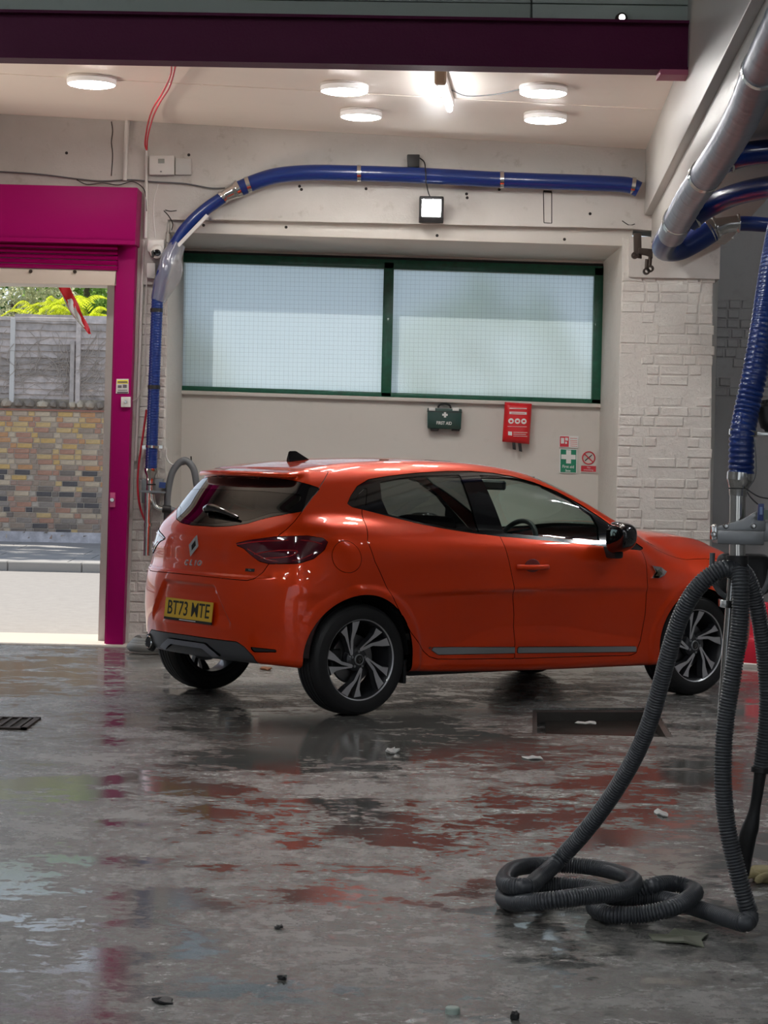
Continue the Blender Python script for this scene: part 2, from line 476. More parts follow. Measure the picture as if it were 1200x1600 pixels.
# ledge line above it
slab_l = slab('ledge', [(330, 338), (990, 352), (990, 357), (330, 343)], YW - .02, .06, M_wall); slab_l.name = 'trim_2'; structure(slab_l)
# masonry beside the door (left of pier) and the painted reveal
wq('wall_back', [(168, 440), (200, 440), (200, 1012), (153, 1008)], 16.75, .35, M_wall)
wq('wall_back', [(-900, 400), (-560, 400), (-560, 1010), (-900, 1010)], 16.75, .35, M_wall)
# recess wall below and around the window
YR = 17.9
zb = at(600, 618, YR)[2]
wl = [(-200 + 455, 640), (972, 640), (972, 1100), (255, 1100)]
def recess(name, x0, x1, ztop0, ztop1, zbot):
    fr = [np.array([x0, YR, ztop0]), np.array([x1, YR, ztop1]), np.array([x1, YR, zbot]), np.array([x0, YR, zbot])]
    return structure(prism(name, fr, [q + np.array([0, .25, 0]) for q in fr], M_wallrec))
xa, xb = -1.95, at(985, 640, YR)[0]
za = at(262, 612, YR)[2]; zbb = at(940, 634, YR)[2]
def zs(x): return za + (zbb - za) * (x - at(262, 612, YR)[0]) / (at(940, 634, YR)[0] - at(262, 612, YR)[0])
recess('wall_recess', xa, xb, zs(xa), zs(xb), 0.0)
# sill board line
slab_s = slab('sill', [(262, 609), (940, 631), (940, 637), (262, 615)], YR - .05, .08, M_wallrec, None, .008); slab_s.name = 'trim_3'; structure(slab_s)
# strip between soffit and frame, right jamb
fr = [at(262, 360, YR), at(985, 382, YR), at(985, 414, YR), at(262, 391, YR)]
structure(prism('wall_recess', fr, [q + np.array([0, .25, 0]) for q in fr], M_wallrec))
# right pillar: solid core plus bricks on its face, inner side is the window jamb
PX = at(968, 600, YW)[0]
core = structure(prism('wall_pillar', [np.array([PX, YW + .03, -.0]), np.array([PX, YW + .03, 3.16]), at(1113, 430, YW + .03) * [1, 1, 0] + [0, 0, 3.16], at(1110, 900, YW + .03) * [1, 1, 0]],
               [np.array([PX - .02, 18.15, -.0]), np.array([PX - .02, 18.15, 3.16]), np.array([2.75, 18.15, 3.16]), np.array([2.75, 18.15, 0])], M_brickw))
capb = structure(prism('wall_pillar', [np.array([PX + .05, YW + .001, 2.86]), np.array([PX + .05, YW + .001, 3.168]), np.array([2.50, YW + .001, 3.168]), np.array([2.50, YW + .001, 2.86])], [np.array([PX, 18.2, 2.86]), np.array([PX, 18.2, 3.168]), np.array([2.6, 18.2, 3.168]), np.array([2.6, 18.2, 2.86])], M_wall))
# left pier core
PLl, PLr = at(196, 700, YW)[0], at(258, 700, YW)[0]
structure(prism('wall_pier', [at(203, 300, YW + .03), at(264, 300, YW + .03), at(255, 1014, YW + .03), at(193, 1012, YW + .03)], [q + np.array([0, 1.5, 0]) for q in [at(203, 300, YW + .03), at(264, 300, YW + .03), at(255, 1014, YW + .03), at(193, 1012, YW + .03)]], M_brickw))
piers = [o for o in COL.objects if o.name.startswith('wall_pier')][0]

# bricks: a few shared meshes, each brick an object
def brick_mesh(i, w, h, d, mat, soft=.008):
    rnd = random.Random(i * 31 + 5); bm = bmesh.new()
    j = lambda s: rnd.uniform(-s, s)
    o = [(-w / 2, 0, -h / 2), (w / 2, 0, -h / 2), (w / 2, 0, h / 2), (-w / 2, 0, h / 2)]
    fr = [bm.verts.new((x - math.copysign(.007, x) + j(.002), -d + j(d * .35), z - math.copysign(.006, z) + j(.002))) for x, _, z in o]
    md = [bm.verts.new((x + j(.002), -d * .35, z)) for x, _, z in o]; bk = [bm.verts.new((x, .02, z)) for x, _, z in o]
    bm.faces.new(fr)
    for a, b_ in ((fr, md), (md, bk)):
        for q in range(4):
            r = (q + 1) % 4; bm.faces.new((a[q], b_[q], b_[r], a[r]))
    bmesh.ops.recalc_face_normals(bm, faces=bm.faces)
    if bm.faces[0].normal.y > 0: bmesh.ops.reverse_faces(bm, faces=bm.faces)
    me = bpy.data.meshes.new('brick'); bm.to_mesh(me); bm.free(); me.materials.append(mat)
    return me
def lay_bricks(parent, xl_f, xr_f, z0, z1, Y, mats, course=.076, w=.215, joint=.010, proud=.018, soft=True, skip=0.0, name='brick', bond='flemish', matpick=None, n_var=5, maxn=300):
    meshes = {}
    rnd = random.Random(len(parent.name) * 7 + 3); row = 0; z = z0; count = 0
    while z < z1 - course * .3:
        x = xl_f(z) - (row % 2) * w * .5 - rnd.uniform(0, .12); R = xr_f(z); k = 0
        while x < R - .015:
            ww = w if (bond != 'flemish' or k % 2 == row % 2) else w * .5
            a = max(x, xl_f(z)); e = min(x + ww, R)
            if e - a > .03 and rnd.random() >= skip and count < maxn:
                mat = mats[0] if matpick is None else matpick(rnd, (z - z0) / (z1 - z0))
                key = (round((e - a) / .02), rnd.randrange(n_var), mat.name)
                if key not in meshes: meshes[key] = brick_mesh(hash(key[:2]) % 1000, (key[0]) * .02 - joint, course - joint, proud, mat)
                o = bpy.data.objects.new(name, meshes[key]); COL.objects.link(o)
                o.location = ((a + e) / 2, Y, z + course / 2); o.rotation_euler = (rnd.uniform(-.02, .02), rnd.uniform(-.012, .012), rnd.uniform(-.02, .02))
                rel(o, parent); count += 1
            x += ww; k += 1
        z += course; row += 1
    return count
nb1 = lay_bricks(core, lambda z: PX + .0, lambda z: at(1112, 700, YW)[0] + .01 * math.sin(z * 9), .72, 2.95, YW + .03, [M_brickw], course=.078, proud=.006, skip=.33, maxn=295)
nb2 = lay_bricks(piers, lambda z: at(203 - (1 - z / 4.) * 10 + 2, 600, YW)[0], lambda z: at(262 - (1 - z / 4.) * 6, 600, YW)[0], .0, 3.3, YW + .03, [M_brickw], course=.078, proud=.006, skip=.2)
print('bricks', nb1, nb2)

# dark grey wall to the right of the pillar, deeper
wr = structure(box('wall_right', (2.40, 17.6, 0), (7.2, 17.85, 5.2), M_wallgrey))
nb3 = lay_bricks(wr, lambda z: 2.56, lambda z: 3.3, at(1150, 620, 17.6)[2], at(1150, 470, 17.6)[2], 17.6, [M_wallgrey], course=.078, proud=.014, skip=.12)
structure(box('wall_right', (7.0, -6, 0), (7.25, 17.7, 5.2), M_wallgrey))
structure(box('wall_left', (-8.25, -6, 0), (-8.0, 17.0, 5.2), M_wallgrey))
# near bay: higher ceiling and the board-clad drop above the steel beam
structure(box('ceiling', (-8.2, -6.2, 5.05), (7.2, 12.75, 5.2), pbr('near_ceiling', (.16, .165, .16), .7)))
structure(box('wall_bulkhead', (2.61, 12.66, 4.28), (7.2, 12.80, 5.1), M_board))
structure(box('ceiling', (1.5, 12.6, 4.3), (7.2, 18.2, 4.4), M_wallgrey))
# wall behind the viewer with an open roller door to the yard
for lo, hi in (((-8.2, -6.25, 0), (-5.6, -6, 5.2)), ((-.6, -6.25, 0), (2.0, -6, 5.2)), ((5.4, -6.25, 0), (7.2, -6, 5.2)), ((-5.6, -6.25, 3.2), (-.6, -6, 5.2)), ((2.0, -6.25, 3.2), (5.4, -6, 5.2))):
    structure(box('wall_front', lo, hi, M_wallgrey))
structure(box('ground', (-25, -22, -.30), (25, -6.2, -.01), pbr('yard_ground', (.22, .215, .205), .8)))

# ---- plum steel beam with flanges and end plate; boards above
YB = 12.5
beam = thing('steel_beam', 'deep plum painted steel beam spanning below the ceiling boards', 'beam', (0, YB, 3.8))
bt = [(-500, 14), (1098, 40)]; bb = [(-500, 80), (1098, 108)]
def beam_pt(x, top, Y=YB):
    y = (22 + 18 * x / 1098) if top else (88 + 20 * x / 1098)
    return at(x, y, Y)
A0, A1, B0, B1 = beam_pt(-900, 1), beam_pt(1098, 1), beam_pt(-900, 0), beam_pt(1098, 0)
rel(prism('web', [A0, A1, B1, B0], [q + np.array([0, .03, 0]) for q in [A0, A1, B1, B0]], M_plum), beam)
def up(q, dz, dy=0): return q + np.array([0, dy, dz])
rel(prism('flange', [up(B0, 0, -.06), up(B1, 0, -.06), up(B1, -.018, -.06), up(B0, -.018, -.06)], [up(B0, 0, .12), up(B1, 0, .12), up(B1, -.018, .12), up(B0, -.018, .12)], M_plum), beam)
rel(prism('flange', [up(A0, .016, -.06), up(A1, .016, -.06), up(A1, 0, -.06), up(A0, 0, -.06)], [up(A0, .016, .12), up(A1, .016, .12), up(A1, 0, .12), up(A0, 0, .12)], M_plum), beam)
e0, e1 = at(1032, 108, YB - .07), at(1096, 109, YB - .07)
rel(prism('bearing_plate', [e0, e1, up(e1, -.03), up(e0, -.03)], [up(q, 0, .2) for q in [e0, e1, up(e1, -.03), up(e0, -.03)]], pbr('pink_primer', (.42, .10, .18), .5)), beam)
rel(lathe('bolt', [(0, 0), (.014, 0), (.014, .012), (0, .012)], M_rust, None, tuple(at(1088, 113, YB - .09)), 6, 'y'), beam)
clad = structure(box('wall_bulkhead', (-8.2, YB + .16, 3.82), (2.6, YB + .3, 5.1), M_board))
for a, bb_, yy0, yy1 in ((-900, 828, 14, -90), (832, 1100, 14, -90), (-900, 1100, -93, -180)):
    pass
def board(x0, x1, y0a, y0b, y1a, y1b):
    """board between two slightly falling edges given at x=0 and x=1100"""
    f = lambda x, a, b_: a + (b_ - a) * x / 1100
    fr = [at(x0, f(x0, y0a, y0b), YB + .10), at(x1, f(x1, y0a, y0b), YB + .10), at(x1, f(x1, y1a, y1b), YB + .10), at(x0, f(x0, y1a, y1b), YB + .10)]
    rel(prism('board', fr, [q + np.array([0, .07, 0]) for q in fr], M_board, None, .004), clad)
board(-900, 829, -5, 9.5, 20.5, 38.5); board(832, 1100, -5, 9.5, 20.5, 38.5); board(-900, 829, -60, -48, -6, 8); board(832, 1100, -60, -48, -7, 8); board(-900, 1100, -110, -100, -62, -50)
sp = thing('spotlight', 'tiny round metal spotlight on the sage boards above the beam', 'light', at(971, 29, YB + .09))
rel(lathe('housing', [(.0, -.03), (.022, -.03), (.033, -.01), (.036, .02), (0, .02)], M_rust, None, tuple(at(971, 29, YB + .08)), 16, 'y'), sp)
rel(lathe('bulb', [(0, -.046), (.012, -.044), (.018, -.034), (0, -.03)], emis('bulb_white', (1, 1, 1), 3), None, tuple(at(971, 29, YB + .08)), 14, 'y'), sp)

# ---- boxed beam running toward the viewer on the right (two stepped boxes)
def rail(dx0, z0, Y):      # the run leans inwards as it comes nearer
    return np.array([1.92 + dx0 - .061 * (YW - Y), Y, z0])
def boxing(name, dx0, dx1, z0, z1, mat, ya=YW + .0, yb=2.5, bev=.01):
    a = [rail(dx0, z0, yb), rail(dx0, z1, yb), rail(dx1, z1, yb), rail(dx1, z0, yb)]; c = [rail(dx0, z0, ya), rail(dx0, z1, ya), rail(dx1, z1, ya), rail(dx1, z0, ya)]
    return structure(prism(name, a, c, mat, None, bev))
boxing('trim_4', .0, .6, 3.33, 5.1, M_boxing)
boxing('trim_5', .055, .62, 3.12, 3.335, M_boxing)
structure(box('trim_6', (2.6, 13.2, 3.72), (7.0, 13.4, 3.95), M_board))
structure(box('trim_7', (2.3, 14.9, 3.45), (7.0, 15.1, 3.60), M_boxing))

# ---- window: green steel frame, mullion, two obscured panes
def q4(a, b_, c, d): return [a, b_, c, d]
win = structure(prism('window_1', [at(272, 391, YR), at(944, 412, YR), at(944, 416, YR), at(272, 395, YR)], [q + np.array([0, .1, 0]) for q in [at(272, 391, YR), at(944, 412, YR), at(944, 416, YR), at(272, 395, YR)]], pbr('dark_seal', (.03, .03, .03), .6)))
def bar(pxs, Y=YR - .02, d=.10, name='window_frame', mat=M_green): return rel(slab(name, pxs, Y, d, mat, None, .004), win)
bar([(280, 395), (944, 416), (943, 431), (279, 409)])                       # head
bar([(268, 602), (939, 624), (939, 631), (268, 609)])                       # sill rail
bar([(283, 396), (279, 396), (269, 609), (274, 609)])                       # left stile
bar([(600, 409), (616, 410), (611, 622), (595, 621)], name='mullion')
bar([(929, 418), (944, 418), (939, 631), (924, 631)])                       # right stile
def obscured():
    m, N, L, b = new_mat('obscured_glass'); N.remove(b)
    out = [n for n in N if n.type == 'OUTPUT_MATERIAL'][0]
    g = N.new('ShaderNodeNewGeometry')
    vt = N.new('ShaderNodeTexVoronoi'); vt.inputs['Scale'].default_value = 95; L.new(g.outputs['Position'], vt.inputs['Vector'])
    nz = N.new('ShaderNodeTexNoise'); nz.inputs['Scale'].default_value = 140; L.new(g.outputs['Position'], nz.inputs['Vector'])
    ad = N.new('ShaderNodeMath'); ad.operation = 'ADD'; L.new(vt.outputs['Distance'], ad.inputs[0]); L.new(nz.outputs['Fac'], ad.inputs[1])
    bp = N.new('ShaderNodeBump'); bp.inputs['Strength'].default_value = .35; bp.inputs['Distance'].default_value = .004; L.new(ad.outputs[0], bp.inputs['Height'])
    tl = N.new('ShaderNodeBsdfTranslucent'); tl.inputs[0].default_value = (.76, .83, .86, 1); L.new(bp.outputs[0], tl.inputs['Normal'])
    rf = N.new('ShaderNodeBsdfRefraction'); rf.inputs['Roughness'].default_value = .38; rf.inputs['IOR'].default_value = 1.05; rf.inputs['Color'].default_value = (.84, .91, .94, 1); L.new(bp.outputs[0], rf.inputs['Normal'])
    gl = N.new('ShaderNodeBsdfGlossy'); gl.inputs['Roughness'].default_value = .25; L.new(bp.outputs[0], gl.inputs['Normal'])
    m1 = N.new('ShaderNodeMixShader'); m1.inputs[0].default_value = .5; L.new(tl.outputs[0], m1.inputs[1]); L.new(rf.outputs[0], m1.inputs[2])
    m2 = N.new('ShaderNodeMixShader'); m2.inputs[0].default_value = .06; L.new(m1.outputs[0], m2.inputs[1]); L.new(gl.outputs[0], m2.inputs[2])
    L.new(m2.outputs[0], out.inputs[0]); return m
M_obs = obscured()
rel(slab('pane', [(279, 409), (600, 418), (595, 618), (273, 605)], YR + .03, .006, M_obs), win)
rel(slab('pane', [(616, 418), (930, 430), (925, 628), (611, 618)], YR + .03, .006, M_obs), win)
# fine wires in the panes
b = bmesh.new()
WZ0, WZ1 = 2.0, 3.15
for i in range(96):
    x = -1.72 + i * .0365
    add_box(b, (x - .0005, YR + .024, at(600, 630, YR)[2] - .0), (x + .0005, YR + .0255, at(600, 408, YR)[2]))
for i in range(34):
    z = at(600, 625, YR)[2] + i * .0365
    add_box(b, (at(270, 500, YR)[0], YR + .024, z - .0005), (at(932, 500, YR)[0], YR + .0255, z + .0005))
stuff(rel(bm_obj('glass_wires', b, pbr('wire_grey', (.35, .38, .38), .4, metal=.6)), win))

# ================================================================== SHUTTER AND DOOR
sh = thing('roller_shutter', 'magenta roller shutter housing above the open doorway', 'shutter', tuple(at(100, 380, YW - .3)))
def part(o, parent, label=None):
    rel(o, parent)
    if label: o['label'] = label
    return o
YS = YW - .32
fr = [at(-700, 270, YS), at(215, 293, YS), at(211, 381, YS), at(-700, 352, YS)]
part(prism('housing', fr, [q + np.array([0, .30, 0]) for q in fr], M_magenta, None, .006), sh)
fr = [at(-700, 352, YS - .012), at(211, 376, YS - .012), at(211, 382, YS - .012), at(-700, 358, YS - .012)]
part(prism('housing_lip', fr, [q + np.array([0, .05, 0]) for q in fr], M_magenta), sh)
for i in range(5):
    y0 = 382 + i * 8.0
    fr = [at(-700, y0 - 22, YS + .14), at(184, y0 + 2, YS + .14), at(184, y0 + 8.5, YS + .14), at(-700, y0 - 15.5, YS + .14)]
    bk = [q + np.array([0, .03, 0]) for q in fr]
    mid_ = [(fr[0] + fr[3]) / 2 - np.array([0, .018, 0]), (fr[1] + fr[2]) / 2 - np.array([0, .018, 0])]
    part(mesh_obj('slat', [fr[0], fr[1], mid_[1], mid_[0], fr[2], fr[3], *bk], [(0, 1, 2, 3), (3, 2, 4, 5), (6, 7, 1, 0), (9, 8, 7, 6), (5, 4, 8, 9)], M_magenta), sh)
fr = [at(-700, 401, YS + .15), at(181, 424, YS + .15), at(179, 446, YS + .15), at(-700, 424, YS + .15)]
part(prism('bottom_rail', fr, [q + np.array([0, .04, 0]) for q in fr], pbr('shutter_beige', (.62, .54, .46), .45), None, .004), sh, 'beige bottom rail of the rolled-up shutter')
for px_ in (48, 117): part(lathe('bolt', [(0, -.02), (.012, -.02), (.014, -.004), (.0, 0)], M_rust, None, tuple(at(px_, 424 + (px_ - 48) * .01, YS + .15)), 10, 'y'), sh)
fr = [at(183, 380, YW - .16), at(212, 381, YW - .16), at(192, 1005, YW - .16), at(165, 1006, YW - .16)]
gp = thing('guide_post', 'magenta steel shutter guide post beside the open doorway', 'post', tuple((fr[2] + fr[3]) / 2))
for q in fr[2:]: q[2] = 0
part(prism('channel', fr, [q + np.array([0, .16, 0]) for q in fr], M_magenta, None, .004), gp)
fr = [at(179, 446, YW - .10), at(184, 446, YW - .10), at(169, 1005, YW - .10), at(163, 1006, YW - .10)]
part(prism('guide_rail', fr, [q + np.array([0, .1, 0]) for q in fr], M_magenta), gp)
lp = at(176, 781, YW - .17)
lt = lathe('lock_barrel', [(0, -.03), (.014, -.03), (.017, -.02), (.017, 0), (0, 0)], M_steel, None, tuple(lp), 16, 'y'); part(lt, gp, 'shiny steel lock on the magenta post')
b = bmesh.new(); add_box(b, tuple(lp + [-.02, -.006, -.055]), tuple(lp + [.02, .004, .055]), .006, 2); part(bm_obj('lock_plate', b, pbr('pink_paint', (.55, .06, .2), .3, coat=.5)), gp)
# white door trim strip right of post, brick jamb outside
fr = [at(216, 300, YW - .01), at(223, 300, YW - .01), at(200, 1008, YW - .01), at(194, 1008, YW - .01)]
structure(prism('trim_8', fr, [q + np.array([0, .05, 0]) for q in fr], M_wall))
jamb = structure(prism('door_jamb', [at(180, 446, 16.85), at(169, 446, 16.85), at(154, 1006, 16.85) * [1, 1, 0], at(185, 1006, 16.85) * [1, 1, 0]][::1], [q + np.array([.0, .35, 0]) for q in [at(180, 446, 16.85), at(169, 446, 16.85), at(154, 1006, 16.85) * [1, 1, 0], at(185, 1006, 16.85) * [1, 1, 0]]], painted_masonry('pinkish_jamb', (.80, .64, .56), .15, .5)))
jamb.name = 'door_1'
fr = [at(-700, 422, 16.95), at(185, 446, 16.95), at(185, 430, 16.95), at(-700, 400, 16.95)]
structure(prism('door_1', fr, [q + np.array([0, .25, 0]) for q in fr], M_dark))
# threshold strip of pale concrete
structure(box('trim_9', (-8, 16.25, -.02), (-1.9, 17.35, .004), pbr('pale_threshold', (.50, .47, .42), .7, bump=.2, bscale=40)))

# sticker and switch on the post
st = thing('warning_sticker', 'small yellow and white warning sticker on the magenta post', 'sticker', tuple(at(191, 604, YW - .165)))
part(slab('paper', [(182, 592), (201, 592), (201, 615), (181, 615)], YW - .165, .002, M_whitepl), st)
part(slab('yellow_band', [(183, 594), (200, 594), (200, 599.5), (183, 599.5)], YW - .167, .002, pbr('sticker_yellow', (.85, .72, .03), .5)), st)
for q in ((184, 596, 199, 598), (184, 602, 190, 606), (192, 601, 198, 606), (184, 609, 199, 610), (183, 612, 200, 614.5)):
    part(slab('print', [(q[0], q[1]), (q[2], q[1]), (q[2], q[3]), (q[0], q[3])], YW - .1685, .0015, pbr('sticker_ink', (.12, .10, .12), .6) if 'sticker_ink' not in bpy.data.materials else bpy.data.materials['sticker_ink']), st)
sw_ = thing('key_switch', 'small white key switch plate below the sticker on the post', 'switch', tuple(at(196, 628, YW - .17)))
part(slab('plate', [(189, 620), (204, 620), (204, 636), (189, 636)], YW - .19, .03, M_whitepl, None, .004), sw_)
part(lathe('key_slot', [(0, -.012), (.010, -.012), (.012, -.002), (.012, 0), (0, 0)], M_steel, None, tuple(at(196.5, 628, YW - .19)), 14, 'y'), sw_)

wb0 = [o for o in COL.objects if o.name.startswith('wall_back')][0]
for (x, y) in ((318, 352), (447, 355), (468, 291), (471, 296), (572, 295), (729, 303), (730, 309), (922, 334), (780, 296), (683, 368), (882, 374), (104, 239), (295, 242)):
    rel(lathe('screw_hole', [(0, -.002), (.010, -.002), (.012, 0), (0, 0)], M_dark, None, tuple(at(x, y, YW - .001)), 8, 'y'), wb0)
fr = [(849, 299), (862, 300), (862, 349), (850, 348)]
for a, b_ in ((0, 1), (1, 2), (2, 3), (3, 0)):
    rel(tube('crack', np.array([at(*fr[a], YW), at(*fr[b_], YW)]), .0035 if a else .008, M_dark, seg=5), wb0)
for lst in ([(972, 345), (984, 352), (992, 350)], [(258, 328), (266, 330), (276, 329)], [(256, 329), (264, 338), (270, 350), (268, 360)], [(174, 190), (176, 205), (174, 222), (176, 240), (174, 275)]):
    rel(tube('crack', catmull([at(x, y, YW - .002) for x, y in lst], 4), .0035, M_dark, seg=5), wb0)
# ================================================================== OUTSIDE
road = structure(box('ground', (-40, 17.35, -.30), (40, 27.0, -.005), M_road))
kb = thing('kerb', 'grey stone kerb along the far side of the road', 'kerb', (-5, 27, 0))
for i in range(9):
    x = -9.2 + i * .915
    rel(box('kerb_stone', (x + .004, 26.96, -.02), (x + .911, 27.12, .115), pbr('kerb_stone', (.38, .37, .35), .8, bump=.3, bscale=20) if 'kerb_stone' not in bpy.data.materials else bpy.data.materials['kerb_stone'], None, .012), kb)
pv = structure(prism('pavement', [np.array([-40, 27.10, .095]), np.array([40, 27.10, .095]), np.array([40, 27.10, -.2]), np.array([-40, 27.10, -.2])], [np.array([-40, 31.6, .19]), np.array([40, 31.6, .19]), np.array([40, 31.6, -.2]), np.array([-40, 31.6, -.2])], M_pave))
for i in range(5):
    for j in range(5):
        x = -8.8 + i * 1.22 + (j % 2) * .2; y = 27.14 + j * .82
        z0, z1 = .105 + (y - 27.1) * .022, .105 + (y + .81 - 27.1) * .022
        a = [np.array([x, y, z0]), np.array([x + 1.205, y, z0]), np.array([x + 1.205, y, z0 - .05]), np.array([x, y, z0 - .05])]
        c = [np.array([x, y + .805, z1]), np.array([x + 1.205, y + .805, z1]), np.array([x + 1.205, y + .805, z1 - .05]), np.array([x, y + .805, z1 - .05])]
        rel(prism('paving_slab', a, c, M_pave), pv)
# brick garden wall
YO = 31.4
M_mort = pbr('old_mortar', (.54, .48, .41), .9, bump=.4, bscale=30)
bw = thing('garden_wall', 'weathered multicoloured brick wall across the road', 'wall', (-5.3, YO, .2))
zt_ = at(80, 641, YO)[2]; zb_ = .17
rel(box('wall_core', (-9.5, YO + .0, .1), (-.5, YO + .3, zt_), M_mort), bw)
rel(box('coping_bed', (-9.5, YO + .06, zt_), (-.5, YO + .28, zt_ + .16), pbr('rubble_bed', (.30, .26, .21), .9, bump=.8, bscale=15, var=.4, vscale=12)), bw)
BC = [(.60, .33, .17), (.66, .47, .23), (.50, .28, .20), (.62, .50, .36), (.40, .31, .24), (.66, .44, .18), (.52, .41, .31)]
BD = [(.13, .12, .12), (.24, .20, .17), (.34, .29, .25), (.52, .45, .37), (.42, .29, .23)]
MB_ = [pbr('stock_brick_%s' % 'abcdefg'[i], c_, .85, bump=.3, bscale=50, var=.15, vscale=18) for i, c_ in enumerate(BC)]
MD_ = [pbr('smoked_brick_%s' % 'abcde'[i], c_, .85, bump=.3, bscale=50, var=.15, vscale=18) for i, c_ in enumerate(BD)]
def pick(rnd, t):
    if t > .52: return rnd.choice(MB_)
    return rnd.choice(MD_ + MB_[2:5]) if rnd.random() < .85 else rnd.choice(MB_)
xL = at(-6, 750, YO)[0]; xR = at(172, 750, YO)[0]
nb = lay_bricks(bw, lambda z: xL, lambda z: xR, zb_ + .06, zt_ - .02, YO, MB_, course=.0765, proud=.012, matpick=pick, n_var=3, maxn=299)
print('garden bricks', nb)
rel(box('render_patch', (-9.5, YO - .016, .15), (-.5, YO + .01, zb_ + .17), pbr('flaking_render', (.62, .60, .62), .9, bump=.8, bscale=8, var=.3, vscale=7)), bw)
rel(box('tile_course', (-9.5, YO - .03, zt_ - .012), (-.5, YO + .1, zt_ + .012), pbr('red_tile', (.40, .18, .13), .8)), bw)
rs = random.Random(4)
cst = [pbr('rubble_%s' % 'abc'[i], c_, .9, bump=.6, bscale=20) for i, c_ in enumerate([(.62, .54, .42), (.30, .26, .22), (.50, .42, .33)])]
x = xL - .1
while x < xR + .1:
    w_ = rs.uniform(.10, .2); b = bmesh.new(); bmesh.ops.create_icosphere(b, subdivisions=1, radius=1)
    for v in b.verts: v.co = (x + w_ / 2 + v.co.x * w_ * .56 * rs.uniform(.8, 1.05), YO + .08 + v.co.y * .1, zt_ + .085 + v.co.z * .078 * rs.uniform(.7, 1.15))
    rel(bm_obj('coping_stone', b, rs.choice(cst)), bw); x += w_
# larch-lap fence on the wall
zf0, zf1 = zt_ + .15, at(60, 496, YO + .15)[2]
fe = thing('wooden_fence', 'silvery weathered wooden fence standing on the brick wall', 'fence', (-5.3, YO + .15, zf0))
M_wd = pbr('silvered_wood', (.66, .59, .555), .85, bump=.5, bscale=14, var=.22, vscale=9)
M_wd2 = pbr('silvered_wood_dark', (.50, .45, .42), .85, bump=.5, bscale=14, var=.22, vscale=9)
posts = [at(18, 560, YO)[0], at(121, 560, YO)[0]]
edges = [xL - .3] + posts + [xR + .5]
for pi_ in range(3):
    z = zf0; j = 0
    while z < zf1 - .06:
        h_ = rs.uniform(.085, .115)
        a, e = edges[pi_] + .015, edges[pi_ + 1] - .015
        b = bmesh.new(); seg = 5; P = []
        for i in range(seg + 1):
            xx = a + (e - a) * i / seg; w1, w2 = rs.uniform(-.007, .007), rs.uniform(-.007, .007)
            P.append([b.verts.new((xx, YO + .085 + .0, z + w1 - .012)), b.verts.new((xx, YO + .128, z + h_ + w2)), b.verts.new((xx, YO + .14, z + h_ + w2)), b.verts.new((xx, YO + .122, z + w1 - .012))])
        for i in range(seg):
            for q in range(4): b.faces.new((P[i][q], P[i + 1][q], P[i + 1][(q + 1) % 4], P[i][(q + 1) % 4]))
        bmesh.ops.recalc_face_normals(b, faces=b.faces)
        rel(bm_obj('slat', b, rs.choice([M_wd, M_wd, M_wd2])), fe); z += h_ - .008; j += 1
for i, x in enumerate(posts): rel(box('post', (x - .035, YO + .05, zf0 - .05), (x + .035, YO + .13, zf1 - .02), pbr('concrete_post', (.72, .70, .67), .8) if i == 0 else M_wd, None, .006), fe)
rel(box('post', (posts[1] - .11, YO + .02, zf0 - .06), (posts[1] - .05, YO + .09, zf0 + .85), M_wd2, None, .006), fe)
rel(box('top_rail', (edges[0], YO + .08, zf1 - .055), (edges[2] + .1, YO + .16, zf1), M_wd, None, .008), fe)
# bare climber stems on the fence
b = bmesh.new(); cl_V = []; cl_F = []
def stem_add(P, r):
    V, F = tube_data(P, r, 5, False); o = len(cl_V); cl_V.extend(V.tolist()); cl_F.extend([tuple(i + o for i in f) for f in F])
for k_ in range(80):
    x = rs.choice([at(40, 560, YO)[0] + rs.gauss(0, .25), at(120, 600, YO)[0] + rs.gauss(0, .22), rs.uniform(xL, xR)]); z = zf0 + rs.uniform(0, .5); P = [np.array([x, YO + .06, z])]
    a_ = rs.uniform(0, math.pi); 
    for q in range(7):
        a_ += rs.uniform(-.6, .6); P.append(P[-1] + np.array([math.cos(a_) * .11, rs.uniform(-.012, .012), math.sin(a_) * .10])); P[-1][2] = min(max(P[-1][2], zf0 - .1), zf1)
    stem_add(catmull(P, 3), rs.uniform(.0025, .0065))
cb = mesh_obj('climbing_stems', cl_V, cl_F, pbr('bare_stem', (.46, .40, .35), .85), None, True)
tag(cb, 'tangle of bare climbing stems spread over the grey fence', 'climber', kind='stuff')
# trees behind the fence
structure(box('ground', (-45, 31.75, -.3), (45, 62, .2), pbr('garden_soil', (.16, .15, .10), .95)))
def leaf_mat(name, col, var=.3):
    m, N, L, b_ = new_mat(name); N.remove(b_); out = [n for n in N if n.type == 'OUTPUT_MATERIAL'][0]
    oi = N.new('ShaderNodeNewGeometry'); hs = N.new('ShaderNodeHueSaturation'); hs.inputs['Color'].default_value = (*col, 1)
    mr = N.new('ShaderNodeMapRange'); mr.inputs[3].default_value = 1 - var; mr.inputs[4].default_value = 1 + var; L.new(oi.outputs['Random Per Island'], mr.inputs[0]); L.new(mr.outputs[0], hs.inputs['Value'])
    d = N.new('ShaderNodeBsdfDiffuse'); t = N.new('ShaderNodeBsdfTranslucent'); mx = N.new('ShaderNodeMixShader'); mx.inputs[0].default_value = .5
    L.new(hs.outputs[0], d.inputs[0]); L.new(hs.outputs[0], t.inputs[0]); L.new(d.outputs[0], mx.inputs[1]); L.new(t.outputs[0], mx.inputs[2]); L.new(mx.outputs[0], out.inputs[0]); return m
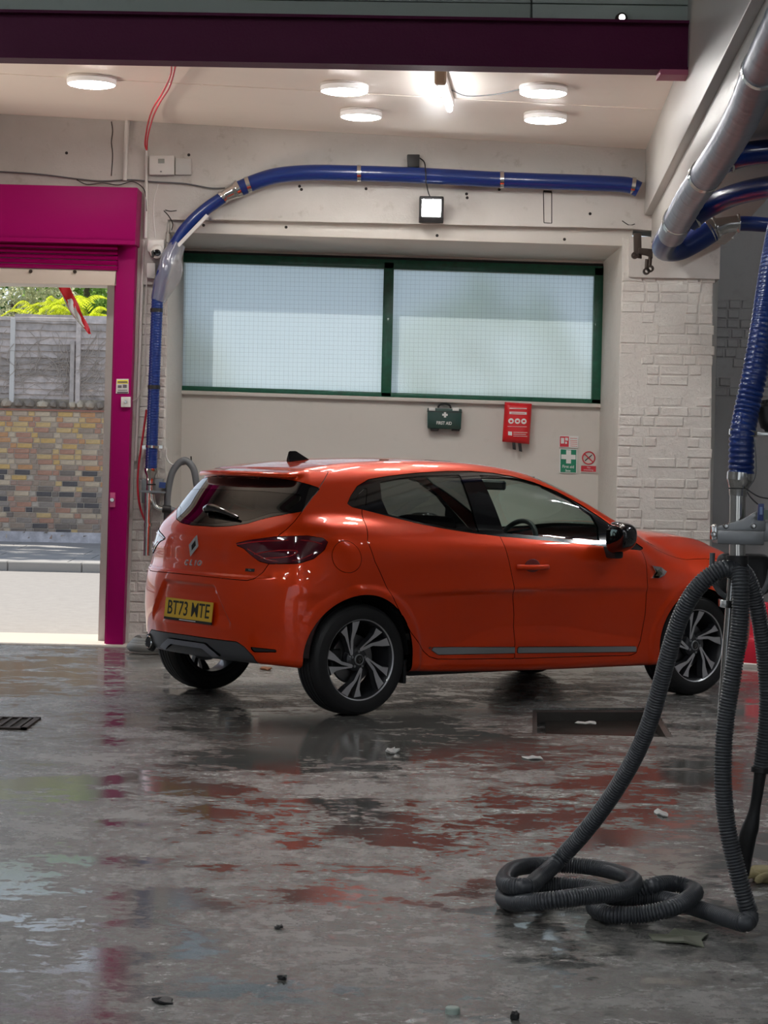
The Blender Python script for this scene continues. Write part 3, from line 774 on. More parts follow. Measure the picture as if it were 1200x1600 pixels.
def leafy(name, label, centre, rad, n, size, mat, seed, aspect=.5, trunk=True, cat='tree'):
    r = random.Random(seed); V = []; F = []
    for i in range(n):
        a, b_ = r.uniform(0, 2 * math.pi), math.acos(r.uniform(-1, 1)); q = r.uniform(.55, 1.0) ** .5
        lump = 1 + .22 * math.sin(3 * a + seed) * math.sin(4 * b_ + seed * 2)
        c_ = Vector((centre[0] + rad[0] * q * lump * math.sin(b_) * math.cos(a), centre[1] + rad[1] * q * lump * math.sin(b_) * math.sin(a), centre[2] + rad[2] * q * lump * math.cos(b_)))
        R = Euler((r.uniform(-1.2, 1.2), r.uniform(-1.2, 1.2), r.uniform(0, 6.3))).to_matrix(); s = size * r.uniform(.6, 1.3)
        k_ = len(V)
        for u, v, w_ in ((-1, 0, 0), (0, -aspect, -.12), (1, 0, 0), (0, aspect, -.12)): V.append(c_ + R @ Vector((u * s, v * s, w_ * s)))
        F.append((k_, k_ + 1, k_ + 2, k_ + 3))
    t = thing(name, label, cat, (centre[0], centre[1], .2))
    stuff(rel(mesh_obj('foliage', V, F, mat), t))
    P = catmull([(centre[0], centre[1], .2), (centre[0] + .05, centre[1], centre[2] * .5), (centre[0], centre[1] + .05, centre[2])], 5)
    rel(tube('trunk', P, np.linspace(.12, .05, len(P)), pbr('bark', (.12, .09, .07), .9) if 'bark' not in bpy.data.materials else bpy.data.materials['bark'], seg=8), t)
    return t
def c3(px, py, Y): p = at(px, py, Y); return (p[0], p[1], p[2])
ML1, ML2, ML3, ML4 = leaf_mat('pale_leaf', (.66, .68, .48)), leaf_mat('mid_leaf', (.30, .48, .12)), leaf_mat('dark_leaf', (.13, .25, .08)), leaf_mat('lime_leaf', (.72, .80, .07))
leafy('silvery_shrub', 'pale silvery leafed shrub above the fence at the left', c3(20, 470, 34), (.85, .5, .75), 5200, .045, ML1, 1, cat='shrub')
leafy('leafy_tree', 'mid green leafy tree behind the fence at the right of the doorway', c3(135, 440, 37), (.95, .6, .8), 3600, .06, ML2, 2)
leafy('leafy_tree', 'broad dark green tree filling the gap behind the lime fronds', c3(60, 400, 41), (2.6, .8, 1.5), 7000, .08, ML3, 3)
# feathery lime tree: fronds of paired leaflets
fz = thing('feathery_tree', 'bright lime feathery tree with arching fronds above the fence', 'tree', c3(90, 640, 33.2))
V = []; F = []
for k_ in range(40):
    r = rs; base = Vector(c3(r.choice([62, 92, 110, 135]) + r.uniform(-14, 14), r.uniform(470, 520), 33.2 + r.uniform(-.3, .3)))
    az = r.uniform(0, 2 * math.pi); Ls = r.uniform(.45, .75); dirv = Vector((math.cos(az), .4 * math.sin(az), 0)); up_ = r.uniform(.25, .65)
    for i in range(18):
        t_ = i / 17; c_ = base + dirv * Ls * t_ * .8 + Vector((0, 0, up_ * (t_ - .9 * t_ * t_)))
        for sgn in (-1, 1):
            sd_ = Vector((-dirv.y, dirv.x, 0)).normalized() * sgn; ln = .15 * (1 - .6 * t_)
            tip = c_ + (sd_ * .7 + dirv * .5 + Vector((0, 0, -.45))).normalized() * ln; wv = dirv * .016; q = len(V)
            V += [c_ - wv, c_ + wv, tip + wv * .3, tip - wv * .3]; F.append((q, q + 1, q + 2, q + 3))
stuff(rel(mesh_obj('fronds', V, F, ML4), fz))
P = catmull([c3(90, 650, 33.2), c3(92, 560, 33.2), c3(90, 500, 33.2)], 4); rel(tube('trunk', P, .05, bpy.data.materials['bark'], seg=8), fz)
# glimpse of a house between the trees
hp0 = at(145, 470, 44)
hs_ = thing('brick_house', 'small bit of red brick house with slate roof seen between the trees', 'house', (hp0[0], 44, .2))
rel(box('wall', (hp0[0] - 1.0, 44, .2), (hp0[0] + 1.5, 47, at(145, 467, 44)[2]), pbr('house_brick', (.33, .16, .12), .85)), hs_)
p_ = at(158, 474, 43.98); rel(box('bay', (p_[0] - .05, 43.6, .2), (p_[0] + .16, 44, p_[2] + .1), pbr('bay_white', (.6, .6, .62), .6)), hs_)
z_ = at(145, 467, 44)[2]
rel(prism('roof', [np.array([hp0[0] - 1.1, 43.8, z_]), np.array([hp0[0] + 1.7, 43.8, z_]), np.array([hp0[0] + 1.7, 45.5, z_ + .7]), np.array([hp0[0] - 1.1, 45.5, z_ + .7])], [q + np.array([0, 0, .05]) for q in [np.array([hp0[0] - 1.1, 43.8, z_]), np.array([hp0[0] + 1.7, 43.8, z_]), np.array([hp0[0] + 1.7, 45.5, z_ + .7]), np.array([hp0[0] - 1.1, 45.5, z_ + .7])]], pbr('slate', (.14, .14, .16), .7)), hs_)
# feather flag hanging at the doorway head
YFg = 18.2
fg = thing('feather_flag', 'red and white feather flag tip drooping into the doorway', 'flag', tuple(at(118, 490, YFg)))
def cloth(name, left, right, mat, y0):
    L_ = catmull([at(x, y, y0) for x, y in left], 8); R_ = catmull([at(x, y, y0 + .06) for x, y in right], 8); n = len(L_); V = []; F = []
    for i in range(n):
        for k_ in range(5):
            t_ = k_ / 4; p = L_[i] * (1 - t_) + R_[i] * t_; p = p + np.array([0, .02 * math.sin(i * .5 + k_ * 1.3), 0]); V.append(p)
    for i in range(n - 1):
        for k_ in range(4): a = i * 5 + k_; F.append((a, a + 1, a + 6, a + 5))
    o = mesh_obj(name, V, F, mat, None, True); m_ = o.modifiers.new('thick', 'SOLIDIFY'); m_.thickness = .004; return o
M_fr, M_fw = pbr('flag_red', (.72, .012, .02), .6), pbr('flag_white', (.8, .79, .77), .6)
rel(cloth('flag_cloth', [(84, 430), (92, 450), (104, 472), (116, 494), (130, 510), (138, 522)], [(100, 430), (110, 450), (120, 472), (130, 494), (140, 515), (142, 522)], M_fr, YFg), fg)
rel(cloth('white_panel', [(105, 468), (108, 480), (118, 497), (131, 511)], [(112, 467), (118, 480), (126, 497), (133, 511)], M_fw, YFg - .035), fg)
rel(tube('pole', catmull([at(58, 380, 17.2), at(66, 395, YFg - .3), at(82, 425, YFg + .02), at(96, 456, YFg + .02), at(110, 486, YFg + .02), at(132, 514, YFg + .02)], 6), .007, M_mast if 'M_mast' in globals() else M_greypl, seg=8), fg)

# planting and a pale house front farther along the street, seen only blurred through the obscured panes
leafy('street_bush', 'bushy green shrub across the road, a green blur in the right window pane', (1.6, 32.5, 2.6), (1.5, .7, 1.5), 2600, .09, ML2, 5, cat='shrub')
leafy('street_bush', 'pale shrub across the road, a soft blur in the left window pane', (-3.4, 33.0, 2.4), (1.1, .7, 1.1), 1800, .09, ML1, 6, cat='shrub')

leafy('tall_tree', 'tall street tree beyond the left edge whose crown shades the far pavement', (-15.5, 36.2, 16.6), (9.0, 1.0, 1.7), 3000, .26, ML2, 9)  # unseen tree, added so its flat crown shades the far pavement
# ================================================================== THE CAR
CAR_YAW, CAR_X, CAR_Y = 0.633, -0.619, 12.814
_cc, _cs = math.cos(CAR_YAW), math.sin(CAR_YAW)
CAR_M = Matrix(((_cc, _cs, 0, CAR_X), (_cs, -_cc, 0, CAR_Y), (0, 0, 1, 0), (0, 0, 0, 1)))   # car axes: x forward, y to its right-hand side, z up

def spline(xs, ys):
    xs = np.array(xs, float); ys = np.array(ys, float); n = len(xs); h = np.diff(xs)
    A = np.zeros((n, n)); r = np.zeros(n); A[0, 0] = A[-1, -1] = 1
    for i in range(1, n - 1):
        A[i, i - 1] = h[i - 1]; A[i, i] = 2 * (h[i - 1] + h[i]); A[i, i + 1] = h[i]
        r[i] = 6 * ((ys[i + 1] - ys[i]) / h[i] - (ys[i] - ys[i - 1]) / h[i - 1])
    M = np.linalg.solve(A, r)
    def f(x):
        x = np.clip(x, xs[0], xs[-1]); i = np.clip(np.searchsorted(xs, x) - 1, 0, n - 2)
        a = xs[i + 1] - x; b = x - xs[i]; hh = h[i]
        return M[i] * a ** 3 / (6 * hh) + M[i + 1] * b ** 3 / (6 * hh) + (ys[i] / hh - M[i] * hh / 6) * a + (ys[i + 1] / hh - M[i + 1] * hh / 6) * b
    return f

def smax(a, b, k):
    h = np.maximum(k - np.abs(a - b), 0) / k
    return np.maximum(a, b) + h * h * k * 0.25
def smin(a, b, k): return -smax(-a, -b, k)
def sstep(a, b, x):
    t = np.clip((x - a) / (b - a), 0, 1); return t * t * (3 - 2 * t)

f_rear = spline([.1, .3, .42, .55, .68, .76, .80, .90, 1.0, 1.12, 1.3], [-.585, -.597, -.61, -.62, -.615, -.60, -.585, -.562, -.525, -.46, -.36])
f_planr = spline([0, .3, .5, .62, .70, .77, .83, .9], [0, .012, .05, .095, .15, .225, .33, .50])
f_front = spline([.1, .25, .4, .55, .68, .78, .88, .97], [3.30, 3.38, 3.41, 3.41, 3.38, 3.34, 3.25, 3.08])
f_planf = spline([0, .3, .5, .65, .75, .83, .9], [0, .03, .085, .16, .25, .37, .55])
f_w = spline([-.62, -.3, 0, .35, .9, 1.6, 2.2, 2.58, 2.95, 3.4], [.825, .862, .882, .876, .866, .868, .876, .886, .872, .80])
f_wz = spline([.1, .22, .34, .46, .6, .74, .84, .93, 1.0, 1.1, 1.2], [-.040, -.018, -.012, -.006, 0, -.001, -.007, -.030, -.062, -.115, -.175])
f_sh = spline([-.62, -.45, -.2, .2, .8, 1.6, 2.2, 2.6, 2.95, 3.2, 3.42], [1.02, 1.06, 1.10, 1.08, 1.03, .985, .965, .925, .862, .785, .66])
f_bon = spline([1.9, 2.2, 2.4, 2.6, 2.8, 3.0, 3.2, 3.35, 3.45], [1.03, 1.03, 1.025, 1.012, .995, .965, .91, .83, .74])
f_g0 = spline([-.6, -.3, 0, .4, 1.0, 1.6, 2.1, 2.6], [.665, .715, .752, .782, .80, .80, .785, .74])
f_roof = spline([-.5, -.2, .1, .5, .85, 1.2, 1.5, 1.75, 2.05, 2.4, 2.7], [1.322, 1.366, 1.408, 1.436, 1.44, 1.424, 1.38, 1.30, 1.168, .99, .82])
f_rg = spline([.9, 1.0, 1.1, 1.2, 1.3, 1.45], [-.56, -.515, -.448, -.37, -.28, -.13])
f_bot = spline([-.65, -.45, -.3, .3, .5, 2.1, 2.3, 2.9, 3.42], [.285, .28, .265, .235, .225, .20, .20, .21, .25])

WHX = (0.0, 2.583)
def carF(x, y, z):
    w = f_w(x) + f_wz(z)
    for cx in WHX:                                   # flared wheel arches with a soft crease
        r = np.sqrt((x - cx) ** 2 + (z - .315) ** 2)
        w = w + .014 * (1 - sstep(.385, .425, r)) + .006 * (1 - sstep(.40, .60, r))
    # hollow of the lower doors under a rising crease
    zc = .30 + .135 * sstep(.42, 1.05, x) + .02 * (x - 1) * (x > 1) * 0
    zc = zc - .10 * sstep(1.3, 2.2, x)
    inx = sstep(.36, .50, x) * (1 - sstep(2.02, 2.2, x))
    w = w + inx * (.012 * (1 - sstep(-.06, .01, z - zc)) - .006 * sstep(.0, .04, z - zc) * (1 - sstep(.04, .28, z - zc)))
    # shoulder line at handle height
    w = w + .004 * (1 - sstep(0, .11, np.abs(z - (.87 - .02 * (x - .5))))) * sstep(.1, .6, x) * (1 - sstep(2.0, 2.5, x))
    side = y - w
    rear = f_rear(z) + f_planr(np.abs(y)) - x
    # ledge of the bumper top, number plate recess
    rear = rear + .014 * sstep(.758, .772, z) * (1 - sstep(.80, .9, z)) * (1 - sstep(.60, .70, y))
    hw = .36 - .75 * np.clip(z - .60, -.1, .12)
    rec = sstep(.45, .54, z) * (1 - sstep(.685, .71, z)) * (1 - sstep(hw - .035, hw, y))
    rear = rear + .022 * rec
    # soft hollow in the tailgate between the lamps
    rear = rear + .012 * sstep(.80, .84, z) * (1 - sstep(.93, .98, z)) * (1 - sstep(.26, .36, y))
    front = x - f_front(z) + f_planf(np.abs(y))
    wb_ = sstep(2.0, 2.35, x); q2 = (y / .8) ** 2
    top = z - ((1 - wb_) * (f_sh(x) - .02 * q2) + wb_ * (f_bon(x) - .03 * q2 - .20 * np.minimum(q2, 1.6) ** 2))
    top = top - .012 * sstep(2.3, 2.5, x) * (1 - sstep(.50, .60, y + .25 * (x - 2.6))) * (1 - sstep(3.1, 3.3, x))
    low = smax(smax(side, rear, .10), smax(front, top, .06), .085)
    low = smax(low, f_bot(x) - z, .05)
    g = y - (f_g0(x) - .30 * (z - .95) - .60 * np.clip(z - .95, 0, 1) ** 2)
    xe = x + .10 * y * y + .10 * sstep(1.1, 2.0, x) * y * y
    roof = z - (f_roof(xe) - .085 * y * y)
    rg = f_rg(z) + .30 * y * y + .35 * np.clip(y - .45, 0, 1) ** 2 - x
    green = smax(smax(g, roof, .10), rg, .035)
    green = smax(smax(green, .7 - z, .02), x - 2.72, .06)
    F = smin(low, green, .07)
    # roof spoiler
    zr = f_roof(xe) - .085 * y * y
    sp = smax(z - zr + .004, (zr - .036 + .02 * sstep(-.1, .1, x)) - z, .028)
    sp = smax(sp, (-.345 + .34 * y * y) - x, .03)
    sp = smax(sp, x - .05, .04); sp = smax(sp, y - (f_g0(x) - .30 * (z - .95) - .60 * (z - .95) ** 2 - .022), .06)
    return smin(F, sp, .018)

def gradF(P, e=1e-3):
    x, y, z = P[:, 0], P[:, 1], P[:, 2]
    g = np.stack([carF(x + e, y, z) - carF(x - e, y, z), carF(x, y + e, z) - carF(x, y - e, z), carF(x, y, z + e) - carF(x, y, z - e)], 1) / (2 * e)
    return g

def to_surface(P, it=2):
    for _ in range(it):
        g = gradF(P); P = P - g * (carF(P[:, 0], P[:, 1], P[:, 2]) / ((g * g).sum(1) + 1e-9))[:, None]
    return P

def surface_nets(h=0.0125):
    xs = np.arange(-.70, 3.47, h); ys = np.arange(-h * 2.5, .96, h); zs = np.arange(.17, 1.49, h)
    S = np.empty((len(xs), len(ys), len(zs)))
    Y, Z = np.meshgrid(ys, zs, indexing='ij')
    for i0 in range(0, len(xs), 40):
        i1 = min(i0 + 40, len(xs))
        X = xs[i0:i1][:, None, None] + 0 * Y[None]
        S[i0:i1] = carF(X, np.abs(Y)[None] + 0 * X, Z[None] + 0 * X)
    ins = S < 0
    a = [ins[:-1, :-1, :-1], ins[1:, :-1, :-1], ins[:-1, 1:, :-1], ins[1:, 1:, :-1], ins[:-1, :-1, 1:], ins[1:, :-1, 1:], ins[:-1, 1:, 1:], ins[1:, 1:, 1:]]
    cnt = sum(q.astype(np.int8) for q in a)
    act = (cnt > 0) & (cnt < 8)
    idx = -np.ones(act.shape, int); ii = np.argwhere(act); idx[act] = np.arange(len(ii))
    P = np.stack([xs[ii[:, 0]] + h / 2, ys[ii[:, 1]] + h / 2, zs[ii[:, 2]] + h / 2], 1)
    quads = []
    for ax in range(3):
        s0 = [slice(None)] * 3; s1 = [slice(None)] * 3
        s0[ax] = slice(0, -1); s1[ax] = slice(1, None)
        A = ins[tuple(s0)]; B = ins[tuple(s1)]
        E = np.argwhere(A != B)
        u, v = [(1, 2), (2, 0), (0, 1)][ax]
        E = E[(E[:, u] > 0) & (E[:, v] > 0) & (E[:, u] < ins.shape[u] - 1) & (E[:, v] < ins.shape[v] - 1)]
        fl = A[tuple(E.T)]
        def cell(du, dv):
            c = E.copy(); c[:, u] -= du; c[:, v] -= dv
            return idx[tuple(c.T)]
        q = np.stack([cell(1, 1), cell(0, 1), cell(0, 0), cell(1, 0)], 1)
        q[~fl] = q[~fl][:, ::-1]
        quads.append(q)
    Q = np.concatenate(quads); Q = Q[(Q >= 0).all(1)]
    P = to_surface(P, 3)
    P[np.abs(P[:, 1]) < h * .5, 1] = 0.0
    cy = P[Q][:, :, 1].mean(1); Q = Q[cy > 0]
    T = np.concatenate([Q[:, [0, 1, 2]], Q[:, [0, 2, 3]]])
    T = T[(P[T][:, :, 1].min(1) >= -1e-6)]
    n = np.cross(P[T[:, 1]] - P[T[:, 0]], P[T[:, 2]] - P[T[:, 0]]); g = gradF(P[T].mean(1))
    print('outward share', float(((n * g).sum(1) > 0).mean()))
    if ((n * g).sum(1) > 0).mean() < .5: T = T[:, ::-1]
    used = np.unique(T); m = -np.ones(len(P), int); m[used] = np.arange(len(used))
    return P[used], m[T]

def car_ray(px, py):
    """where the sight line of a photographed point meets the car's skin (car coordinates)"""
    d = ray(px, py); iM = np.array(CAR_M.inverted())
    o = iM[:3, :3] @ CPOS + iM[:3, 3]; dd = iM[:3, :3] @ d
    t = np.linspace(11.0, 17.5, 6501)
    P = o + dd * t[:, None]
    v = carF(P[:, 0], np.abs(P[:, 1]), P[:, 2])
    k = np.argmax(v < 0)
    if v[k] >= 0: k = int(np.argmin(v))
    else:
        w = v[k - 1] / (v[k - 1] - v[k]); return P[k - 1] * (1 - w) + P[k] * w
    return P[k]

def poly_sd(U, poly):
    """signed distance (positive inside) of 2-D points to a closed polygon"""
    d = np.full(len(U), 1e9); ins = np.zeros(len(U), bool); n = len(poly)
    for i in range(n):
        a = poly[i]; b = poly[(i + 1) % n]; e = b - a
        w = U - a; t = np.clip((w @ e) / (e @ e + 1e-12), 0, 1)
        d = np.minimum(d, np.linalg.norm(w - t[:, None] * e, axis=1))
        c = ((a[1] > U[:, 1]) != (b[1] > U[:, 1])) & (U[:, 0] < (b[0] - a[0]) * (U[:, 1] - a[1]) / (b[1] - a[1] + 1e-15) + a[0])
        ins ^= c
    return np.where(ins, d, -d)

class Skin:
    def __init__(s, V, T):
        s.V = V; s.T = T; s.L = np.zeros(len(T), int); s.names = ['body']
    def cut(s, name, phi, gate, only=None, h=0.0125):
        if name not in s.names: s.names.append(name)
        lab = s.names.index(name)
        ok = gate(s.V)
        tg = ok[s.T].all(1)
        if only is not None: tg &= np.isin(s.L, [s.names.index(o) for o in only if o in s.names])
        vid = np.unique(s.T[tg]); f = np.zeros(len(s.V)); f[vid] = phi(s.V[vid])
        # snap close vertices on to the line so no slivers appear
        near = vid[(np.abs(f[vid]) < .22 * h)]
        if len(near):
            e = 1e-4; g = np.zeros((len(near), 3)); P = s.V[near]
            for k in range(3):
                Q = P.copy(); Q[:, k] += e; g[:, k] = (phi(Q) - f[near]) / e
            n = gradF(P); n /= np.linalg.norm(n, axis=1)[:, None] + 1e-9
            g -= n * (g * n).sum(1)[:, None]
            gg = (g * g).sum(1)
            stp = -g * (f[near] / np.maximum(gg, .15))[:, None]
            stp[:, 1] = np.where(P[:, 1] < 1e-6, 0, stp[:, 1])
            s.V[near] = P + stp; f[near] = 0
        f[np.abs(f) < 1e-9] = 0
        V = list(s.V); newf = []; nt = []; nl = []; cache = {}
        def mid(a, b):
            k = (a, b) if a < b else (b, a)
            if k not in cache:
                w = f[a] / (f[a] - f[b]); cache[k] = len(V); V.append(s.V[a] * (1 - w) + s.V[b] * w)
            return cache[k]
        sg = np.sign(f)[s.T]; mn = sg.min(1); mx = sg.max(1)
        inside = tg & (mn >= 0) & (mx > 0)
        s.L[inside] = lab
        cross = np.where(tg & (mn < 0) & (mx > 0))[0]
        for t in cross:
            tri = list(s.T[t]); q = [np.sign(f[v]) for v in tri]; poly_p = []; poly_n = []
            for i in range(3):
                a, b = tri[i], tri[(i + 1) % 3]
                if q[i] >= 0: poly_p.append(a)
                if q[i] <= 0: poly_n.append(a)
                if q[i] * q[(i + 1) % 3] < 0:
                    m = mid(a, b); poly_p.append(m); poly_n.append(m)
            for poly, l in ((poly_p, lab), (poly_n, s.L[t])):
                for i in range(1, len(poly) - 1):
                    nt.append((poly[0], poly[i], poly[i + 1])); nl.append(l)
        keep = np.ones(len(s.T), bool); keep[cross] = False
        s.V = np.array(V)
        if nt:
            s.T = np.concatenate([s.T[keep], np.array(nt)]); s.L = np.concatenate([s.L[keep], np.array(nl)])
    def panel(s, name, depth=.016, gap=.0022, inset=0.0):
        """vertices, faces, normals of one region as a sheet with a folded rim"""
        T = s.T[s.L == s.names.index(name)]
        a = s.V[T]; ar = np.linalg.norm(np.cross(a[:, 1] - a[:, 0], a[:, 2] - a[:, 0]), axis=1)
        T = T[ar > 1e-9]
        used = np.unique(T); m = -np.ones(len(s.V), int); m[used] = np.arange(len(used)); T = m[T]; V = s.V[used].copy()
        N = gradF(V); N /= np.linalg.norm(N, axis=1)[:, None] + 1e-9
        E = {}
        for t in T:
            for i in range(3):
                k = (t[i], t[(i + 1) % 3])
                if (k[1], k[0]) in E: E.pop((k[1], k[0]))
                else: E[k] = 1
        bd = [e for e in E if not (V[e[0], 1] < 1e-6 and V[e[1], 1] < 1e-6)]
        if gap and bd:
            ins = np.zeros_like(V)
            for p, q in bd:
                e = V[q] - V[p]
                for v in (p, q):
                    c = np.cross(N[v], e); c /= np.linalg.norm(c) + 1e-9; ins[v] += c
            bv = np.unique(np.array(bd)); l = np.linalg.norm(ins[bv], axis=1)[:, None]
            ins[:, 1] = np.where(V[:, 1] < 1e-6, 0, ins[:, 1])
            V[bv] += ins[bv] / (l + 1e-9) * gap
        if inset: V = V - N * inset
        F = [tuple(t) for t in T]; NL = [N[t] for t in T]
        if depth and bd:
            off = {}; Vl = list(V)
            for p, q in bd:
                for v in (p, q):
                    if v not in off: off[v] = len(Vl); Vl.append(V[v] - N[v] * depth)
                F.append((q, p, off[p], off[q]))
                n = np.cross(V[p] - V[q], N[p]); n /= np.linalg.norm(n) + 1e-9
                NL.append(np.array([n * -1] * 4) if False else np.array([n] * 4))
            V = np.array(Vl)
        return V, F, NL

def panel_object(V, F, NL, name, mat, parent, mirror=0):
    """mirror 0: this half; 1: other side only; 2: both halves joined"""
    Vs, Fs, Ns = [], [], []
    if mirror in (0, 2): Vs.append(V); Fs += list(F); Ns += list(NL)
    if mirror in (1, 2):
        off = 0 if mirror == 1 else len(V); W = V * [1, -1, 1]
        Vs.append(W); Fs += [tuple(i + off for i in f)[::-1] for f in F]; Ns += [n[::-1] * [1, -1, 1] for n in NL]
    Vs = np.concatenate(Vs)
    o = mesh_obj(name, Vs, Fs, mat, parent, smooth=True)
    me = o.data
    flat = [tuple(v) for n in Ns for v in n]
    if len(flat) == len(me.loops): me.normals_split_custom_set(flat)
    return o

# ---- materials of the car
def paint_mat():
    m, N, L, b = new_mat('orange_paint')
    b.inputs['Base Color'].default_value = (.80, .050, .0015, 1); b.inputs['Specular IOR Level'].default_value = .2; b.inputs['Metallic'].default_value = .35
    b.inputs['Roughness'].default_value = .32; b.inputs['Coat Weight'].default_value = 1; b.inputs['Coat Roughness'].default_value = .015
    b.inputs['Coat IOR'].default_value = 1.42
    return m
M_paint = paint_mat()
M_gblack = pbr('gloss_black', (.006, .006, .007), .08, coat=.6)
M_mblack = pbr('matt_black', (.012, .012, .013), .55)
M_tyre = pbr('tyre_rubber', (.010, .010, .011), .62, bump=.15, bscale=180)
M_alloy = pbr('machined_alloy', (.60, .60, .62), .36, metal=.55)
M_wheelblack = pbr('wheel_dark', (.025, .026, .03), .35, coat=.3)
M_chrome = pbr('chrome', (.85, .85, .86), .08, metal=1)
M_badge = pbr('badge_silver', (.72, .72, .74), .22, metal=.6, coat=.5)
M_silver = pbr('satin_silver', (.36, .37, .38), .35, metal=.7)
M_diff = pbr('grey_diffuser', (.09, .095, .105), .38, metal=.4)
M_seat = pbr('seat_fabric', (.018, .018, .02), .9)
M_gprivacy = thin_glass('privacy_glass', (.20, .21, .21), boost=1.3)
M_gclear = thin_glass('clear_glass', (.72, .82, .78), boost=1.3)
M_grear = thin_glass('rear_glass', (.06, .06, .06), boost=1.5)
M_plate = pbr('plate_yellow', (.80, .50, .02), .35, coat=.4)
M_ink = pbr('black_print', (.008, .008, .008), .5)
M_lens = pbr('tail_lens', (.085, .002, .010), .06, coat=1)
M_lensred = pbr('tail_lens_red', (.45, .015, .02), .12, coat=1)
M_clearlens = pbr('head_lens', (.35, .36, .38), .08, metal=.4, coat=1)

V0, T0 = surface_nets()
sk = Skin(V0, T0)

XZ = lambda P: P[:, [0, 2]]
YZ = lambda P: P[:, [1, 2]]
DG = lambda P: np.stack([(P[:, 0] + P[:, 1]) * .7071, P[:, 2]], 1)       # seen from the rear right corner
XY = lambda P: P[:, [0, 1]]
def from_px(pts, proj, smooth=0, mirror_close=False):
    P = np.array([car_ray(*p) for p in pts])
    P[:, 1] = np.abs(P[:, 1])
    Q = proj(P)
    if smooth: Q = catmull(Q, smooth, closed=True)
    return Q
g_side = lambda P: (P[:, 1] > .42)
g_rear = lambda P: (P[:, 0] < .35) & (P[:, 2] > .2)
def cutp(name, poly, proj, gate, only=None): sk.cut(name, lambda P: poly_sd(proj(P), poly), gate, only)

# wheel arches
for cx in WHX:
    sk.cut('arch_hole', lambda P, cx=cx: .352 - np.sqrt(((P[:, 0] - cx) / .965) ** 2 + (P[:, 2] - .322) ** 2), lambda P: P[:, 1] > .55)
    sk.cut('arch_hole', lambda P, cx=cx: np.minimum(.339 - np.abs(P[:, 0] - cx), .322 - P[:, 2]), lambda P: P[:, 1] > .55, only=['body'])
# windscreen
ws = np.array([(1.50, -.1), (1.50, .28), (1.46, .53), (1.60, .60), (2.02, .69), (2.20, .70), (2.30, .45), (2.33, -.1)])
cutp('windscreen', catmull(ws, 1, True), XY, lambda P: (P[:, 0] > 1.3) & (P[:, 2] > .93))
# glasshouse side
dlo = [(543, 787), (548, 775), (558, 760), (576, 749), (606, 744), (650, 739), (700, 736), (735, 736), (770, 739), (800, 744), (835, 754), (870, 768), (905, 787), (940, 810), (975, 836), (1006, 857), (1000, 859.5), (960, 856), (940, 853), (900, 849), (860, 845), (820, 841), (783, 838), (740, 833), (690, 825), (650, 817), (610, 807), (575, 798), (550, 792)]
P_dlo = from_px(dlo, XZ)
cutp('glasshouse_trim', P_dlo, XZ, g_side)
cutp('front_side_window', from_px([(749, 742), (783, 744), (815, 749), (843, 757), (890, 780), (924, 804), (935, 824), (938, 848), (860, 839), (789, 832)], XZ), XZ, g_side, ['glasshouse_trim'])
cutp('rear_side_window', from_px([(594, 753), (625, 747), (655, 743.5), (718, 741), (728, 765), (749, 831), (700, 824), (650, 813.5), (607, 803), (597, 780)], XZ), XZ, g_side, ['glasshouse_trim'])
cutp('quarter_window', from_px([(554, 784), (562, 770), (574, 759), (572, 790)], XZ), XZ, g_side, ['glasshouse_trim'])
# doors
rear_door = [(566, 772), (568, 812), (574, 845), (586, 878), (603, 915), (622, 950), (642, 988), (662, 1018), (671, 1026), (684, 1030), (804, 1029), (803, 960), (801, 905), (794, 872), (779, 834), (700, 800), (620, 775)]
front_door = [(779, 834), (794, 872), (801, 905), (803, 960), (804, 1029), (900, 1026), (985, 1024), (994, 1020), (1001, 1000), (1008, 960), (1012, 915), (1010, 883), (1003, 862), (995, 850), (900, 842)]
cutp('rear_door', from_px(rear_door, XZ), XZ, lambda P: P[:, 1] > .5, ['body'])
cutp('front_door', from_px(front_door, XZ), XZ, lambda P: P[:, 1] > .5, ['body'])
cutp('door_strip', from_px([(669, 1011.5), (806.3, 1011), (806.3, 1020.5), (684, 1023)], XZ), XZ, lambda P: P[:, 1] > .7, ['rear_door'])
cutp('door_strip', from_px([(808.3, 1011), (994, 1010), (994, 1018.5), (808.3, 1020.5)], XZ), XZ, lambda P: P[:, 1] > .7, ['front_door'])
# fuel flap
fc = car_ray(543, 870)
sk.cut('fuel_flap', lambda P: .087 - np.sqrt((P[:, 0] - fc[0]) ** 2 + (P[:, 2] - fc[2]) ** 2), lambda P: P[:, 1] > .6, ['body'])
# tail lamps
lamp = [(365, 850), (387, 844.5), (429, 838.5), (480, 837), (505, 841), (512, 847), (507, 859), (490, 873), (467, 880.5), (421, 881), (405, 877), (392, 867), (381, 857)]
P_lamp = from_px(lamp, DG)
cutp('tail_lamp', P_lamp, DG, lambda P: (P[:, 0] < .1) & (P[:, 1] > .2), ['body'])
